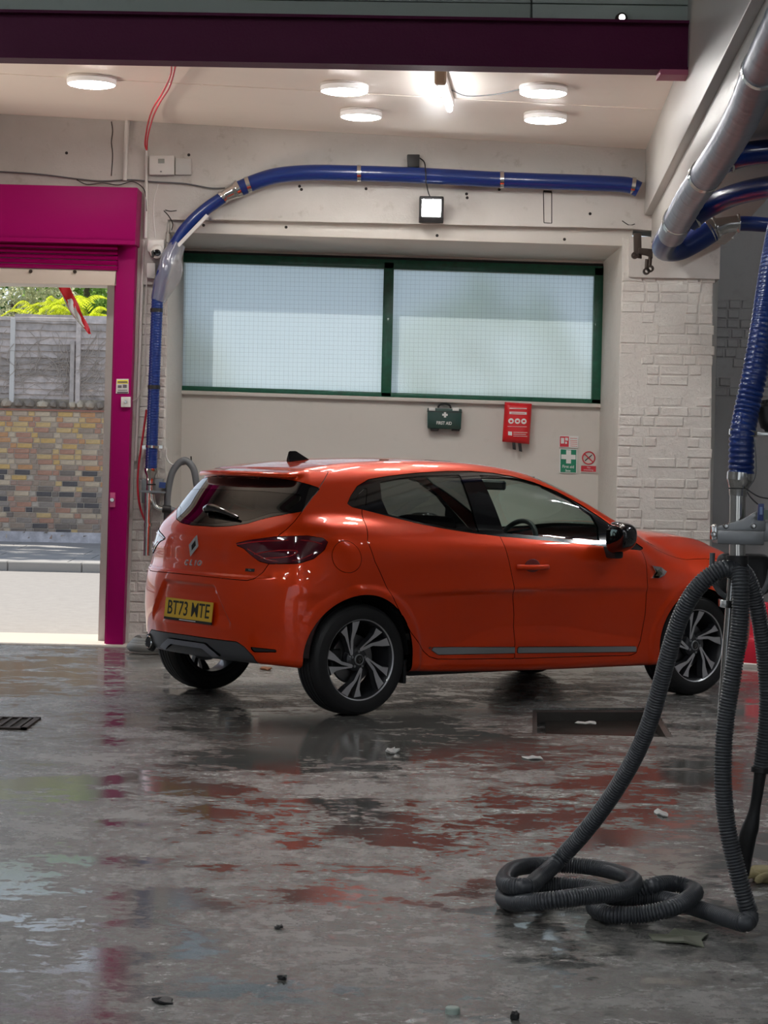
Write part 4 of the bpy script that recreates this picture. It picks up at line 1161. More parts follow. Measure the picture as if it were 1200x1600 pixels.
# tailgate: black glass area, then the painted part
def sym(pts, proj=YZ):
    Q = from_px(pts, proj); return Q
up = from_px([(500, 763), (484, 757.5), (467, 753), (440, 748.5), (412, 746), (390, 745.5)], DG); lo = from_px([(472, 799), (450, 803), (427, 807), (405, 812.5), (387, 818), (360, 822), (335, 823)], DG)
glass_poly = np.array([(-1, up[-1][1] + .004), *[tuple(p) for p in up[::-1]], *[tuple(p) for p in lo], (-1, lo[-1][1])])
print('glass', glass_poly.round(3).tolist())
cutp('rear_glass_border', glass_poly, DG, lambda P: (P[:, 0] < .16) & (P[:, 2] > .9), ['body'])
gi = from_px([(470, 773), (468, 783), (448, 799)], DG)
inner = np.array([(-1, gi[0][1] + .012), (.0, gi[0][1] + .012), *[tuple(p) for p in gi], (lo[2][0] - .02, lo[2][1] + .018), (lo[4][0], lo[4][1] + .018), (lo[6][0], lo[6][1] + .018), (-1, lo[6][1] + .018)])
cutp('rear_window', inner, DG, lambda P: (P[:, 0] < .2) & (P[:, 2] > .9), ['rear_glass_border'])
tg = from_px([(514, 736), (507, 749), (499, 762), (486, 780), (472, 799), (460, 815), (448, 827), (435, 837)], DG); tl = from_px([(420, 881), (411, 894), (398, 904), (386, 907), (360, 905), (333, 902), (300, 898.5)], DG)
gate_poly = np.array([(-1, tg[0][1] + .002), *[tuple(p) for p in tg], (tl[0][0] + .015, tl[0][1] + .02), *[tuple(p) for p in tl], (-1, tl[-1][1])])
cutp('tailgate', gate_poly, DG, lambda P: (P[:, 0] < .3) & (P[:, 2] > .7), ['body'])
# diffuser
df = from_px([(318, 996.5), (345, 1000), (370, 1003), (382, 1011), (396, 1026), (409, 1039)], YZ)
print('diff', df.round(3).tolist())
diff_poly = np.array([(-.3, df[0][1] + .004), *[tuple(p) for p in df], (df[-1][0], .1), (-.3, .1)])
cutp('diffuser', diff_poly, YZ, lambda P: (P[:, 0] < -.2), ['body'])
di = from_px([(262, 1000), (300, 1004), (329, 1009), (340, 1028), (318, 1026), (309, 1018), (280, 1014), (272, 1020)], YZ)
# lighter insert of the diffuser: laid out on both sides of the centre line
ins_poly = np.array([(-.3, .372), (.20, .372), (.33, .312), (.26, .302), (.17, .338), (-.3, .338)])
print('insert', di.round(3).tolist())
cutp('diffuser_insert', ins_poly, YZ, lambda P: (P[:, 0] < -.2), ['diffuser'])
# rear reflector slot
cutp('reflector', from_px([(390, 1011), (431, 1015.5), (432, 1019), (396, 1018.5)], DG), DG, lambda P: (P[:, 0] < -.1) & (P[:, 1] > .3), ['body'])
# bonnet and headlamp
bon = np.array([(2.36, -.1), (2.34, .5), (2.27, .735), (2.6, .735), (2.9, .70), (3.1, .64), (3.22, .45), (3.26, -.1)])
cutp('bonnet', bon, XY, lambda P: (P[:, 0] > 2.1) & (P[:, 2] > .7), ['body'])
hl = from_px([(1103, 872), (1133, 884), (1150, 896), (1150, 903), (1128, 893)], XZ)
cutp('headlamp', np.array([(2.80, .845), (3.0, .80), (3.22, .75), (3.26, .70), (3.12, .69), (2.98, .745)]), XZ, lambda P: (P[:, 0] > 2.7) & (P[:, 1] > .35), ['body', 'bonnet'])

car = thing('car', 'orange five-door hatchback parked on the wet concrete floor', 'car')
car.matrix_world = CAR_M
def panel(name, region, mat, mirror, depth=.016, gap=.0022, inset=0.0, label=None, parent=None):
    V, F, NL = sk.panel(region, depth, gap, inset)
    o = panel_object(V, F, NL, name, mat, parent or car, mirror)
    if label: o['label'] = label
    return o
body = panel('body', 'body', M_paint, 2)
panel('bonnet', 'bonnet', M_paint, 2)
tailgate = panel('tailgate', 'tailgate', M_paint, 2)
rgb_ = panel('rear_glass_border', 'rear_glass_border', M_gblack, 2, parent=tailgate)
panel('rear_window', 'rear_window', M_grear, 2, depth=.003, gap=0, parent=tailgate)
panel('windscreen', 'windscreen', M_gclear, 2, depth=.004, gap=0)
panel('diffuser', 'diffuser', M_diff, 2)
panel('diffuser_insert', 'diffuser_insert', pbr('satin_blue_grey', (.26, .28, .33), .28, metal=.6), 2, inset=-.012, depth=.03)
DOORS = {}
for mr in (0, 1):
    s = 'right' if mr == 0 else 'left'
    d1 = panel('front_door', 'front_door', M_paint, mr); d2 = panel('rear_door', 'rear_door', M_paint, mr)
    DOORS[mr] = (d1, d2)
    panel('glasshouse_trim', 'glasshouse_trim', M_gblack, mr, inset=.003, gap=.001)
    panel('side_window', 'front_side_window', M_gclear, mr, depth=.004, gap=0, inset=.006, parent=d1)
    panel('side_window', 'rear_side_window', M_gprivacy, mr, depth=.004, gap=0, inset=.006, parent=d2)
    panel('quarter_window', 'quarter_window', M_gblack, mr, depth=.004, gap=.001, inset=.006)
    panel('door_strip', 'door_strip', M_silver, mr, depth=.02, gap=.001, inset=-.004)
    panel('fuel_flap', 'fuel_flap', M_paint, mr, gap=.001) if mr == 0 else panel('side_patch', 'fuel_flap', M_paint, mr, gap=0)
    panel('tail_lamp', 'tail_lamp', M_lens, mr, inset=-.004)
    panel('reflector', 'reflector', M_mblack, mr, inset=.006)
    panel('headlamp', 'headlamp', M_clearlens, mr)

# ---- wheels
def make_wheel():
    w = bpy.data.objects.new('wheel', None); COL.objects.link(w); w.parent = car
    R = .312
    # tyre: profile (radius, y) outer face at +y
    prof = [(.222, .088), (.228, .098), (.245, .104), (.268, .105), (.288, .100), (.300, .090), (.307, .078), (.3105, .062)]
    for g in (.045, .012, -.018, -.048):
        prof += [(.312, g + .010), (.312, g + .004), (.3045, g + .003), (.3045, g - .003), (.312, g - .004)]
    prof += [(.3105, -.068), (.305, -.084), (.295, -.098), (.268, -.106), (.235, -.100), (.222, -.088), (.222, .088)]
    lathe('tyre', prof, M_tyre, w, axis='y', seg=72, sharp=25)
    rim = [(.228, .094), (.234, .096), (.236, .090), (.226, .084), (.222, .070), (.214, .050), (.205, .0), (.205, -.085), (.222, -.094), (.216, -.096), (.198, -.085), (.198, .0), (.207, .055), (.216, .084), (.224, .091), (.228, .094)]
    lathe('rim', rim, M_wheelblack, w, axis='y', seg=72, sharp=35)
    lathe('rim_edge', [(.2205, .090), (.2255, .0955), (.2325, .0965), (.2345, .0925), (.2205, .090)], M_alloy, w, axis='y', seg=72)
    lathe('brake_disc', [(0, .012), (.135, .012), (.138, .009), (.138, -.006), (0, -.006)], pbr('brake_steel', (.25, .25, .26), .35, metal=1) if 'brake_steel' not in bpy.data.materials else bpy.data.materials['brake_steel'], w, axis='y', seg=48)
    box('caliper', (-.15, -.01, -.05), (-.085, .03, .06), M_mblack, w, bevel=.008)
    wedge = [(-.585, .70), (-.42, .845), (-.355, .60), (-.28, .32), (-.205, .115), (-.245, .115), (-.36, .40), (-.455, .585)]
    blade = [(-.245, .935), (-.03, .965), (-.085, .76), (-.185, .50), (-.165, .12), (-.205, .10), (-.235, .14), (-.265, .46), (-.235, .72)]
    hub = [(.062 * math.cos(a), .062 * math.sin(a)) for a in np.linspace(0, 2 * math.pi, 21)[:-1]]
    RR = .224
    def spoke(poly, rot):
        c, s = math.cos(rot), math.sin(rot); bm = bmesh.new(); fr = []; bk = []; md = []
        cen = np.mean(poly, axis=0)
        for (u, v) in poly:
            r = math.hypot(u, v); yy = .066 + .020 * r
            x, z = (u * c - v * s) * RR, (u * s + v * c) * RR
            fr.append(bm.verts.new((x, yy, z)))
            uu, vv = cen[0] + (u - cen[0]) * 1.25, cen[1] + (v - cen[1]) * 1.08
            x, z = (uu * c - vv * s) * RR, (uu * s + vv * c) * RR
            md.append(bm.verts.new((x, yy - .012, z))); bk.append(bm.verts.new((x, yy - .045, z)))
        f0 = bm.faces.new(fr); bm.faces.new(bk[::-1]); n = len(poly)
        for i in range(n):
            j = (i + 1) % n
            bm.faces.new((fr[i], md[i], md[j], fr[j])); bm.faces.new((md[i], bk[i], bk[j], md[j]))
        bmesh.ops.recalc_face_normals(bm, faces=bm.faces)
        for f in bm.faces: f.material_index = 1
        f0.material_index = 0
        return bm_obj('spoke', bm, [M_alloy, M_wheelblack], w)
    for k in range(5):
        spoke(wedge, -k * 2 * math.pi / 5); spoke(blade, -k * 2 * math.pi / 5)
    lathe('hub', [(0, .074), (.040, .074), (.055, .068), (.068, .055), (.070, .02), (0, .02)], M_wheelblack, w, axis='y', seg=32)
    hc = lathe('hub_cap', [(0, .082), (.022, .082), (.027, .079), (.030, .074), (0, .074)], M_gblack, w, axis='y', seg=32)
    lathe('hub_ring', [(.0245, .0815), (.028, .083), (.031, .080), (.031, .074), (.0245, .0815)], M_silver, hc, axis='y', seg=32)
    diamond('badge', .011, .018, .004, M_chrome, hc, Matrix.Translation((0, .083, 0)) @ Matrix.Rotation(math.pi, 4, 'Z') @ Matrix.Rotation(-math.pi / 2, 4, 'X') @ Matrix.Rotation(math.pi, 4, 'Z'))
    for k in range(5):
        a = k * 2 * math.pi / 5 + .3
        lathe('wheel_nut', [(0, .078), (.007, .077), (.009, .07), (.009, .06)], M_silver, w, loc=(.045 * math.cos(a), 0, .045 * math.sin(a)), axis='y', seg=6)
    return w

def diamond(name, hw, hh, d, mat, parent, M):
    """hollow lozenge badge, ridge along the middle of its band; local x,y plane, facing +z"""
    bm = bmesh.new(); rings = []
    for k, zz in ((1.0, 0), (.74, d), (.50, 0)):
        if k == .50: pts = [(0, hh * .50), (hw * .42, 0), (0, -hh * .50), (-hw * .42, 0)]
        else: pts = [(0, hh * k), (hw * k, 0), (0, -hh * k), (-hw * k, 0)]
        rings.append([bm.verts.new((x, y, zz)) for x, y in pts])
    for a, b in ((0, 1), (1, 2)):
        for i in range(4):
            j = (i + 1) % 4; bm.faces.new((rings[a][i], rings[a][j], rings[b][j], rings[b][i]))
    bmesh.ops.recalc_face_normals(bm, faces=bm.faces)
    o = bm_obj(name, bm, mat, parent); o.matrix_local = M
    return o

def copy_tree(o, parent=None):
    c = o.copy(); COL.objects.link(c); c.parent = parent
    for ch in [x for x in o.children]: 
        copy_tree(ch, c)
    return c
_w = make_wheel()
wheels = [_w] + [copy_tree(_w, car) for _ in range(3)]
for o, (x, y, rz, ry) in zip(wheels, [(0, .765, 0, 0), (2.583, .765, .0, .35), (0, -.765, math.pi, .9), (2.583, -.765, math.pi, .2)]):
    o.location = (x, y, .312); o.rotation_euler = (0, ry, rz)

# wheel wells, floor pan
for cx in WHX:
    for s in (1, -1):
        n = 28; Vw = []; Fw = []
        for i in range(n + 1):
            a = .02 + (math.pi - .04) * i / n
            for r, yy in ((.352, .845), (.362, .55)):
                Vw.append((cx + r * .965 * math.cos(a), s * yy, .322 + r * math.sin(a)))
        for i in range(n): Fw.append((2 * i, 2 * i + 1, 2 * i + 3, 2 * i + 2))
        cidx = len(Vw)
        Vw.append((cx, s * .55, .25))
        for i in range(n): Fw.append((2 * i + 1, cidx, 2 * i + 3))
        mesh_obj('wheel_arch_liner', Vw, Fw, M_mblack, car, smooth=False)
bm = bmesh.new()
add_box(bm, (.40, -.78, .20), (2.18, .78, .26)); add_box(bm, (-.34, -.54, .30), (3.1, .54, .38))
bm_obj('underbody', bm, M_mblack, car)
# mud flap behind the near arches
for y in (.80, -.80): box('mud_flap', (.315, y - .10, .165), (.335, y + .04, .30), M_mblack, car, bevel=.004)

# ---- cabin
def seat(x, y, w=.50, rear=False):
    b = bmesh.new()
    add_box(b, (x - .02, y - w / 2, .42), (x + .50, y + w / 2, .56), .05, 3)
    s = bm_obj('seat', b, M_seat, car, autosmooth=50)
    b = bmesh.new(); add_box(b, (-.07, y - w / 2, .0), (.07, y + w / 2, .62), .05, 3)
    k = bm_obj('backrest', b, M_seat, s, autosmooth=50)
    k.matrix_local = Matrix.Translation((x - .02, 0, .50)) @ Matrix.Rotation(-.30, 4, 'Y')
    ys = [y] if not rear else [y - .42, y, y + .42]
    for yy in ys:
        b = bmesh.new(); add_box(b, (-.05, yy - .13, .64), (.05, yy + .13, .82), .045, 3)
        for q in (-.05, .05): add_box(b, (-.008, yy + q - .006, .55), (.008, yy + q + .006, .70))
        h = bm_obj('headrest', b, M_seat, s, autosmooth=50); h.matrix_local = k.matrix_local
    return s
seat(.98, .36); seat(.98, -.36); seat(.18, 0, 1.22, True)
b = bmesh.new(); add_box(b, (1.62, -.70, .60), (2.15, .70, .90), .08, 4); add_box(b, (1.90, -.66, .80), (2.32, .66, .935), .04, 3)
add_box(b, (1.60, .20, .86), (1.80, .54, .965), .03, 3)
bm_obj('dashboard', b, M_seat, car, autosmooth=50)
box('display', (1.60, -.10, .86), (1.615, .07, 1.03), pbr('display_glass', (.02, .025, .03), .1), car, bevel=.005)
sw_V, sw_F = tube_data(np.array([(0, .185 * math.cos(a), .185 * math.sin(a)) for a in np.linspace(0, 2 * math.pi, 41)]), .016, 10, False)
sw = mesh_obj('steering_wheel', sw_V, sw_F, M_mblack, car, smooth=True)
sw.location = (1.50, .36, .90); sw.rotation_euler = (0, .38, 0)
b = bmesh.new(); add_box(b, (-.01, -.07, -.06), (.03, .07, .05), .02, 2); add_box(b, (0, -.18, -.015), (.015, .18, .015), .004); add_box(b, (0, -.02, -.18), (.015, .02, 0), .004)
bm_obj('steering_boss', b, M_mblack, sw, autosmooth=40)
# inner mirror and headliner front with sun visors
box('rear_view_mirror', (1.60, -.12, 1.255), (1.63, .12, 1.315), M_mblack, car, bevel=.012)
for yy in (.34, -.34): box('sun_visor', (1.33, yy - .19, 1.325), (1.52, yy + .19, 1.345), pbr('visor_grey', (.03, .03, .032), .8), car, bevel=.008)

# ---- door mirrors
MX, MZ = 1.80, .995
def door_mirror(side):
    g = bmesh.new(); s = side
    bmesh.ops.create_uvsphere(g, u_segments=28, v_segments=18, radius=1)
    for v in g.verts:
        x, y, z = v.co; e = lambda q, p: math.copysign(abs(q) ** p, q)
        x, y, z = e(x, .78), e(y, .72), e(z, .72)
        X = x * (.105 if x > 0 else .05); Y = y * .125; Z = z * .092
        Z *= 1 - .18 * (y); X += -.03 * (y)                 # tapers and sweeps back outwards
        v.co = (MX + X, s * (.975 + Y), MZ + Z + .012 * y)
    if s < 0: bmesh.ops.reverse_faces(g, faces=g.faces)
    m = bm_obj('door_mirror', g, M_gblack, car, smooth=True)
    mirror_glass = box('mirror_glass', (MX - .040, s * .975 - .070, MZ - .045), (MX - .034, s * .975 + .070, MZ + .045), M_gblack, m, bevel=.002)
    fm = bmesh.new(); add_box(fm, (MX + .0, min(s * .80, s * .945), MZ - .13), (MX + .07, max(s * .80, s * .945), MZ - .06), .015, 2); add_box(fm, (MX + .0, min(s * .90, s * .945), MZ - .12), (MX + .06, max(s * .90, s * .945), MZ - .02), .012, 2)
    bm_obj('mirror_arm', fm, M_mblack, m, autosmooth=40)
door_mirror(1); door_mirror(-1)

# ---- door handles (pull bar over a scooped dish)
hp = car_ray(832, 886)
for mr in (0, 1):
    s = 1 if mr == 0 else -1
    yb = hp[1]
    V, F = tube_data(catmull([(hp[0] - .115, yb + .000, hp[2]), (hp[0] - .10, yb + .020, hp[2]), (hp[0] - .05, yb + .030, hp[2]), (hp[0] + .05, yb + .030, hp[2]), (hp[0] + .10, yb + .018, hp[2]), (hp[0] + .115, yb - .004, hp[2])], 5), .0135, 12)
    V[:, 2] = hp[2] + (V[:, 2] - hp[2]) * 1.15; V[:, 1] *= s
    mesh_obj('door_handle', V, F, M_paint, DOORS[mr][0], smooth=True)
    g = bmesh.new(); bmesh.ops.create_uvsphere(g, u_segments=24, v_segments=12, radius=1)
    for v in g.verts: v.co = (hp[0] - .0 + v.co.x * .062, s * (yb - .001 + v.co.y * .006), hp[2] + v.co.z * .048)
    bm_obj('handle_dish', g, pbr('dish_red', (.22, .012, .004), .3, coat=1) if 'dish_red' not in bpy.data.materials else bpy.data.materials['dish_red'], DOORS[mr][0], smooth=True)

# ---- rear face furniture
def surf_x(y, z):
    xs = np.linspace(-.75, .3, 4201); v = carF(xs, np.full_like(xs, abs(y)), np.full_like(xs, z)); return xs[np.argmax(v < 0)]
# placed on the tail: local frame with X to the viewer's right (car +y), Y up, Z outwards
def tail_frame(y, z, off=.003, tilt=None):
    x = surf_x(y, z); n = gradF(np.array([[x, abs(y), z]]))[0]; n = n / np.linalg.norm(n)
    if y < 0: n[1] *= -1
    if tilt is not None: n = np.array([-math.cos(tilt), 0, math.sin(tilt)])
    zc = np.array([0, 0, 1.0]); yv = zc - n * (zc @ n); yv /= np.linalg.norm(yv); xv = np.cross(yv, n)
    p = np.array([x, y, z]) + n * off
    return Matrix(((xv[0], yv[0], n[0], p[0]), (xv[1], yv[1], n[1], p[1]), (xv[2], yv[2], n[2], p[2]), (0, 0, 0, 1)))
def placed(o, M): o.matrix_local = M; return o
PZ = .548
plate = placed(box('number_plate', (-.26, -.0555, 0), (.26, .0555, .004), M_plate, car, bevel=.001), tail_frame(.018, PZ, .010, tilt=.10))
tt = text_obj('plate_lettering', 'BT73 MTE', .108, M_ink, (0, -.002, .0045), (0, 0, 0), plate, extrude=.0004, bold=.0009, sx=1.0)
_w0 = max(v.co.x for v in tt.data.vertices) - min(v.co.x for v in tt.data.vertices)
_h0 = max(v.co.y for v in tt.data.vertices) - min(v.co.y for v in tt.data.vertices)
for v in tt.data.vertices: v.co.x *= -.455 / _w0; v.co.y *= .082 / _h0
box('plate_surround', (-.26, -.070, -.002), (.26, -.0556, .003), M_ink, plate)
box('dealer_strip', (-.09, -.0655, .003), (.09, -.0600, .0034), pbr('white_print', (.8, .8, .8), .5), plate)
bz = car_ray(304, 853)[2]
bm_ = tail_frame(0, bz, .004)
bd = diamond('badge', .052, .066, .010, M_badge, tailgate, bm_)
g = bmesh.new(); vs = [g.verts.new(p) for p in ((0, .040, .001), (.026, 0, .001), (0, -.040, .001), (-.026, 0, .001))]; g.faces.new(vs[::-1]); bmesh.ops.recalc_face_normals(g, faces=g.faces)
bm_obj('badge_centre', g, M_gblack, bd)
tz = car_ray(303, 880)[2]
for ch, px in zip('CLIO', (292, 299.5, 306, 312.5)):
    P = car_ray(px, 880 + (px - 302) * .05)
    text_obj('letter', ch, .044, M_badge, (0, 0, 0), (0, 0, 0), tailgate, extrude=.003, bold=.0016, sx=-1.15).matrix_local = tail_frame(P[1], P[2], .003)
P = car_ray(391, 891)
tb = placed(box('trim_badge', (-.033, -.0085, 0), (.033, .0085, .003), M_gblack, tailgate, bevel=.001), tail_frame(P[1], P[2], .002))
text_obj('badge_lettering', 'TCe', .012, M_chrome, (0, 0, .0033), (0, 0, 0), tb, extrude=.0003, sx=-1)
# rear wiper: cover, arm and blade
P = car_ray(352, 806); F0 = tail_frame(P[1], P[2], .012)
P1 = car_ray(325, 801); P2 = car_ray(373, 811)
wa = catmull([tuple(np.array(tail_frame(p[1], p[2], o_).translation)) for p, o_ in ((car_ray(323, 800), .018), (car_ray(335, 799), .03), (car_ray(352, 804), .03), (car_ray(374, 812), .016))], 8)
wo = tube('wiper_arm', wa, np.interp(np.linspace(0, 1, len(wa)), [0, .08, .3, .6, 1], [.010, .024, .027, .019, .008]), M_gblack, tailgate, seg=10)
# tail lamp inner details: light bars following the lens
for s in (1, -1):
    lamps = [o for o in car.children if o.name.startswith('tail_lamp')]
    par = lamps[0] if s == 1 else lamps[-1]
    for pts, rr, mt in (([(372, 851), (400, 847), (440, 845), (480, 845), (503, 850)], .0035, M_lensred), ([(398, 866), (420, 862), (450, 860), (465, 862), (457, 868), (425, 872), (408, 872)], .0035, M_silver if False else M_lensred), ([(388, 858), (405, 868), (425, 876), (465, 875), (490, 865)], .003, M_lensred)):
        Q = []
        for p in pts:
            c = car_ray(*p); n = gradF(np.array([c]))[0]; n /= np.linalg.norm(n); q = c + n * .004; q[1] *= s; Q.append(q)
        tube('light_bar', catmull(Q, 5), rr, mt, par, seg=6)
# exhaust and tow details
ex = car_ray(236, 1003)
ex_o = lathe('exhaust_pipe', [(.038, -.10), (.038, .012), (.035, .016), (.031, .012), (.030, -.10)], M_chrome, car, axis='x', seg=28)
ex_o.matrix_local = Matrix.Translation((ex[0] - .006, ex[1], ex[2])) @ Matrix.Scale(-1, 4, (1, 0, 0))
lathe('exhaust_bore', [(0, -.02), (.0305, -.02), (.0305, -.03), (0, -.03)], M_mblack, ex_o, axis='x', seg=20)
lathe('exhaust_bezel', [(.040, .010), (.050, .004), (.056, -.012), (.040, -.012), (.040, .010)], M_mblack, ex_o, axis='x', seg=28)
# fin aerial
AX, AZ = .085, 1.390
ap = np.array([(0, 0), (.16, 0), (.13, .012), (.04, .062), (.0, .060), (-.005, .02)])
g = bmesh.new(); L_ = []
for yy in (-1, 1):
    L_.append([g.verts.new((AX - .02 + x * 1.25, yy * (.022 - .018 * (z / .062)), AZ + z * 1.25)) for x, z in ap])
g.faces.new(L_[0]); g.faces.new(L_[1][::-1])
for i in range(6):
    j = (i + 1) % 6; g.faces.new((L_[0][i], L_[1][i], L_[1][j], L_[0][j]))
bmesh.ops.recalc_face_normals(g, faces=g.faces); bmesh.ops.bevel(g, geom=list(g.edges), offset=.004, segments=2, affect='EDGES')
aer = bm_obj('aerial_fin', g, M_gblack, car, autosmooth=40)
aq = car_ray(472, 716)
# wing badge behind the front arch
pts = [(1017, 884), (1031, 886), (1040, 893), (1036, 899), (1028, 903), (1016, 903), (1023, 894)]
Q = [car_ray(*p) for p in pts]; wc = np.mean(Q, axis=0)
for s in (1, -1):
    g = bmesh.new(); fr = [g.verts.new((q[0], s * (q[1] + .013), q[2])) for q in Q]; bk = [g.verts.new((wc[0] + (q[0] - wc[0]) * 1.12, s * (q[1] - .003), wc[2] + (q[2] - wc[2]) * 1.12)) for q in Q]
    g.faces.new(fr)
    for i in range(len(Q)):
        j = (i + 1) % len(Q); g.faces.new((fr[i], fr[j], bk[j], bk[i]))
    bmesh.ops.recalc_face_normals(g, faces=g.faces)
    wbd = bm_obj('wing_badge', g, M_chrome, car)
    g = bmesh.new(); fr = [g.verts.new((wc[0] + (q[0] - wc[0]) * .62, s * (q[1] + .0138), wc[2] + (q[2] - wc[2]) * .62)) for q in Q]; g.faces.new(fr)
    bmesh.ops.recalc_face_normals(g, faces=g.faces)
    bm_obj('badge_centre', g, pbr('gold_dark', (.10, .085, .05), .3, metal=.8) if 'gold_dark' not in bpy.data.materials else bpy.data.materials['gold_dark'], wbd)
# ================================================================== LAMPS
M_lampd = emis('lamp_diffuser', (1, .97, .93), 40.0)
M_lampside = emis('lamp_side_lens', (1, .95, .9), .12)
M_fix = pbr('fitting_white', (.78, .76, .74), .35)
def round_lamp(px, py, w, label):
    d = 14.0
    for _ in range(6):
        p = at(px, py, d); d *= (ceil_y(p[0], p[1]) - .045 - CAMH) / (p[2] - CAMH)
    p = at(px, py, d); p[2] = ceil_y(p[0], p[1]); R = w / 2 * d / FPX
    t = thing('ceiling_light', label, 'light', tuple(p), 'round ceiling lights of the far bay')
    rel(lathe('housing', [(0, 0), (R * .97, 0), (R, -.012), (R * .99, -.018), (R * .96, -.020), (0, -.020)], M_fix, None, tuple(p), 40), t)
    rel(lathe('side_lens', [(R * .97, -.018), (R * .985, -.022), (R * .98, -.045), (R * .945, -.052), (R * .90, -.040), (R * .90, -.018), (R * .97, -.018)], M_lampside, None, tuple(p), 40), t)
    rel(lathe('diffuser', [(0, -.064), (R * .5, -.063), (R * .80, -.059), (R * .92, -.053), (R * .945, -.048), (0, -.046)], M_lampd, None, tuple(p), 40), t)
    return p
LP_ = [round_lamp(*a) for a in ((143, 131, 78, 'round white ceiling light on its own at the left, above the doorway'), (538, 142, 76, 'round ceiling light left of the tube lamp, nearer one of the middle pair'), (564, 182, 66, 'round ceiling light close to the back wall, farther one of the middle pair'), (849, 145, 76, 'round ceiling light wired to the tube lamp, nearer one of the right pair'), (852, 187, 68, 'round ceiling light close to the back wall, farther one of the right pair'))]
def ceil_at(px, py, drop=.0):
    d = 14.0
    for _ in range(8):
        p = at(px, py, d); d *= (ceil_y(p[0], p[1]) - drop - CAMH) / (p[2] - CAMH)
    return at(px, py, d)
ta, tb_ = ceil_at(688, 121, .06), ceil_at(703, 166, .06)
tl_ = thing('tube_lamp', 'single fluorescent batten running toward the back wall on the ceiling', 'light', tuple((ta + tb_) / 2))
dv = (tb_ - ta); L0 = np.linalg.norm(dv)
yaw_t = math.atan2(-dv[0], dv[1])
def inframe(o, parent, loc, yaw): o.matrix_local = Matrix.Translation(tuple(loc)) @ Matrix.Rotation(yaw, 4, 'Z'); return rel(o, parent)
inframe(box('batten', (-.028, 0, .0), (.028, L0, .055), M_fix, None, .006), tl_, ta, yaw_t)
inframe(box('end_cap', (-.036, -.02, -.045), (.036, .05, .05), pbr('aged_cap', (.55, .46, .34), .5), None, .01), tl_, ta, yaw_t)
Vt, Ft = tube_data(np.array([[0, .05, -.022], [0, L0 - .02, -.022]]), .020, 16)
inframe(mesh_obj('tube', Vt, Ft, emis('tube_glow', (.97, .98, 1), 20.0), None, True), tl_, ta, yaw_t)
tube_c = tube('cable', catmull([ceil_at(704, 140, .01), ceil_at(730, 150, .02), ceil_at(770, 148, .01), ceil_at(812, 140, .01)], 8), .004, M_greyl, seg=6); rel(tube_c, tl_)

# floodlight on the header with its driver box
YF_ = YW - .12
fl_ = thing('floodlight', 'small square floodlight switched on, fixed to the lintel above the window', 'light', tuple(at(674, 328, YF_)))
b = bmesh.new(); add_box(b, (-.092, -.0, -.098), (.092, .05, .098), .012, 2)
FM = Matrix.Translation(tuple(at(674, 328, YF_))) @ Matrix.Rotation(math.radians(14), 4, 'X')
o = bm_obj('body', b, M_mblack, None, autosmooth=40); o.matrix_local = FM; rel(o, fl_)
o = box('glass', (-.070, -.006, -.048), (.070, -.001, .078), emis('flood_glow', (1, 1, .98), 26.0)); o.matrix_local = FM; rel(o, fl_)
o = box('led_chip', (-.02, -.009, -.005), (.02, -.0062, .03), emis('flood_core', (1, 1, 1), 120.0)); o.matrix_local = FM; rel(o, fl_)
o = box('rim', (-.092, -.004, -.098), (.092, .0, -.052), M_mblack, None, .004); o.matrix_local = FM; rel(o, fl_)
o = box('bracket', (-.055, .045, -.02), (.055, .13, .02), M_mblack, None, .004); o.matrix_local = FM; rel(o, fl_)
sk_ = thing('socket_box', 'black weatherproof socket box on the header above the blue pipe', 'socket', tuple(at(646, 251, YW)))
rel(slab('case', [(636, 241), (656, 241), (655, 261), (637, 261)], YW - .07, .07, M_rub, None, .008), sk_)
rel(tube('cable', catmull([at(656, 247, YW - .03), at(662, 252, YW - .05), at(665, 268, YW - .16), at(666, 285, YW - .16), at(670, 303, YW - .12), at(674, 310, YW - .06)], 6), .005, M_rub, seg=6), fl_)

# real lamps of the near bay: battens on its high ceiling, the nearest behind the viewer
M_glow = emis('batten_glow', (.95, .97, 1), 75.0)
nl = 0
for (x, y, rot, lb) in ((-4.6, 8.6, 0, 'leftmost, nearest the doorway side'), (-1.4, 6.6, 0, 'over the middle of the floor'), (1.3, 4.4, 0, 'over the hose coil'), (-5.2, 2.4, 0, 'at the far left behind the viewer line'), (-1.4, 0.2, 0, 'straight above the viewer'), (4.4, -.5, 0, 'at the right behind the viewer'), (.6, -3.2, 1, 'crosswise near the yard doors')):
    t = thing('batten_lamp', 'ceiling batten of the near bay, ' + lb, 'light', (x, y, 5.0), 'battens of the near bay')
    a_, b_ = ((.05, .78) if not rot else (.78, .05))
    rel(box('batten', (x - a_, y - b_, 4.95), (x + a_, y + b_, 5.049), M_fix, None, .01), t)
    P_ = np.array([[x, y - b_ + .03, 4.92], [x, y + b_ - .03, 4.92]]) if not rot else np.array([[x - a_ + .03, y, 4.92], [x + a_ - .03, y, 4.92]])
    rel(tube('tube', P_, .026, M_glow, seg=10), t)

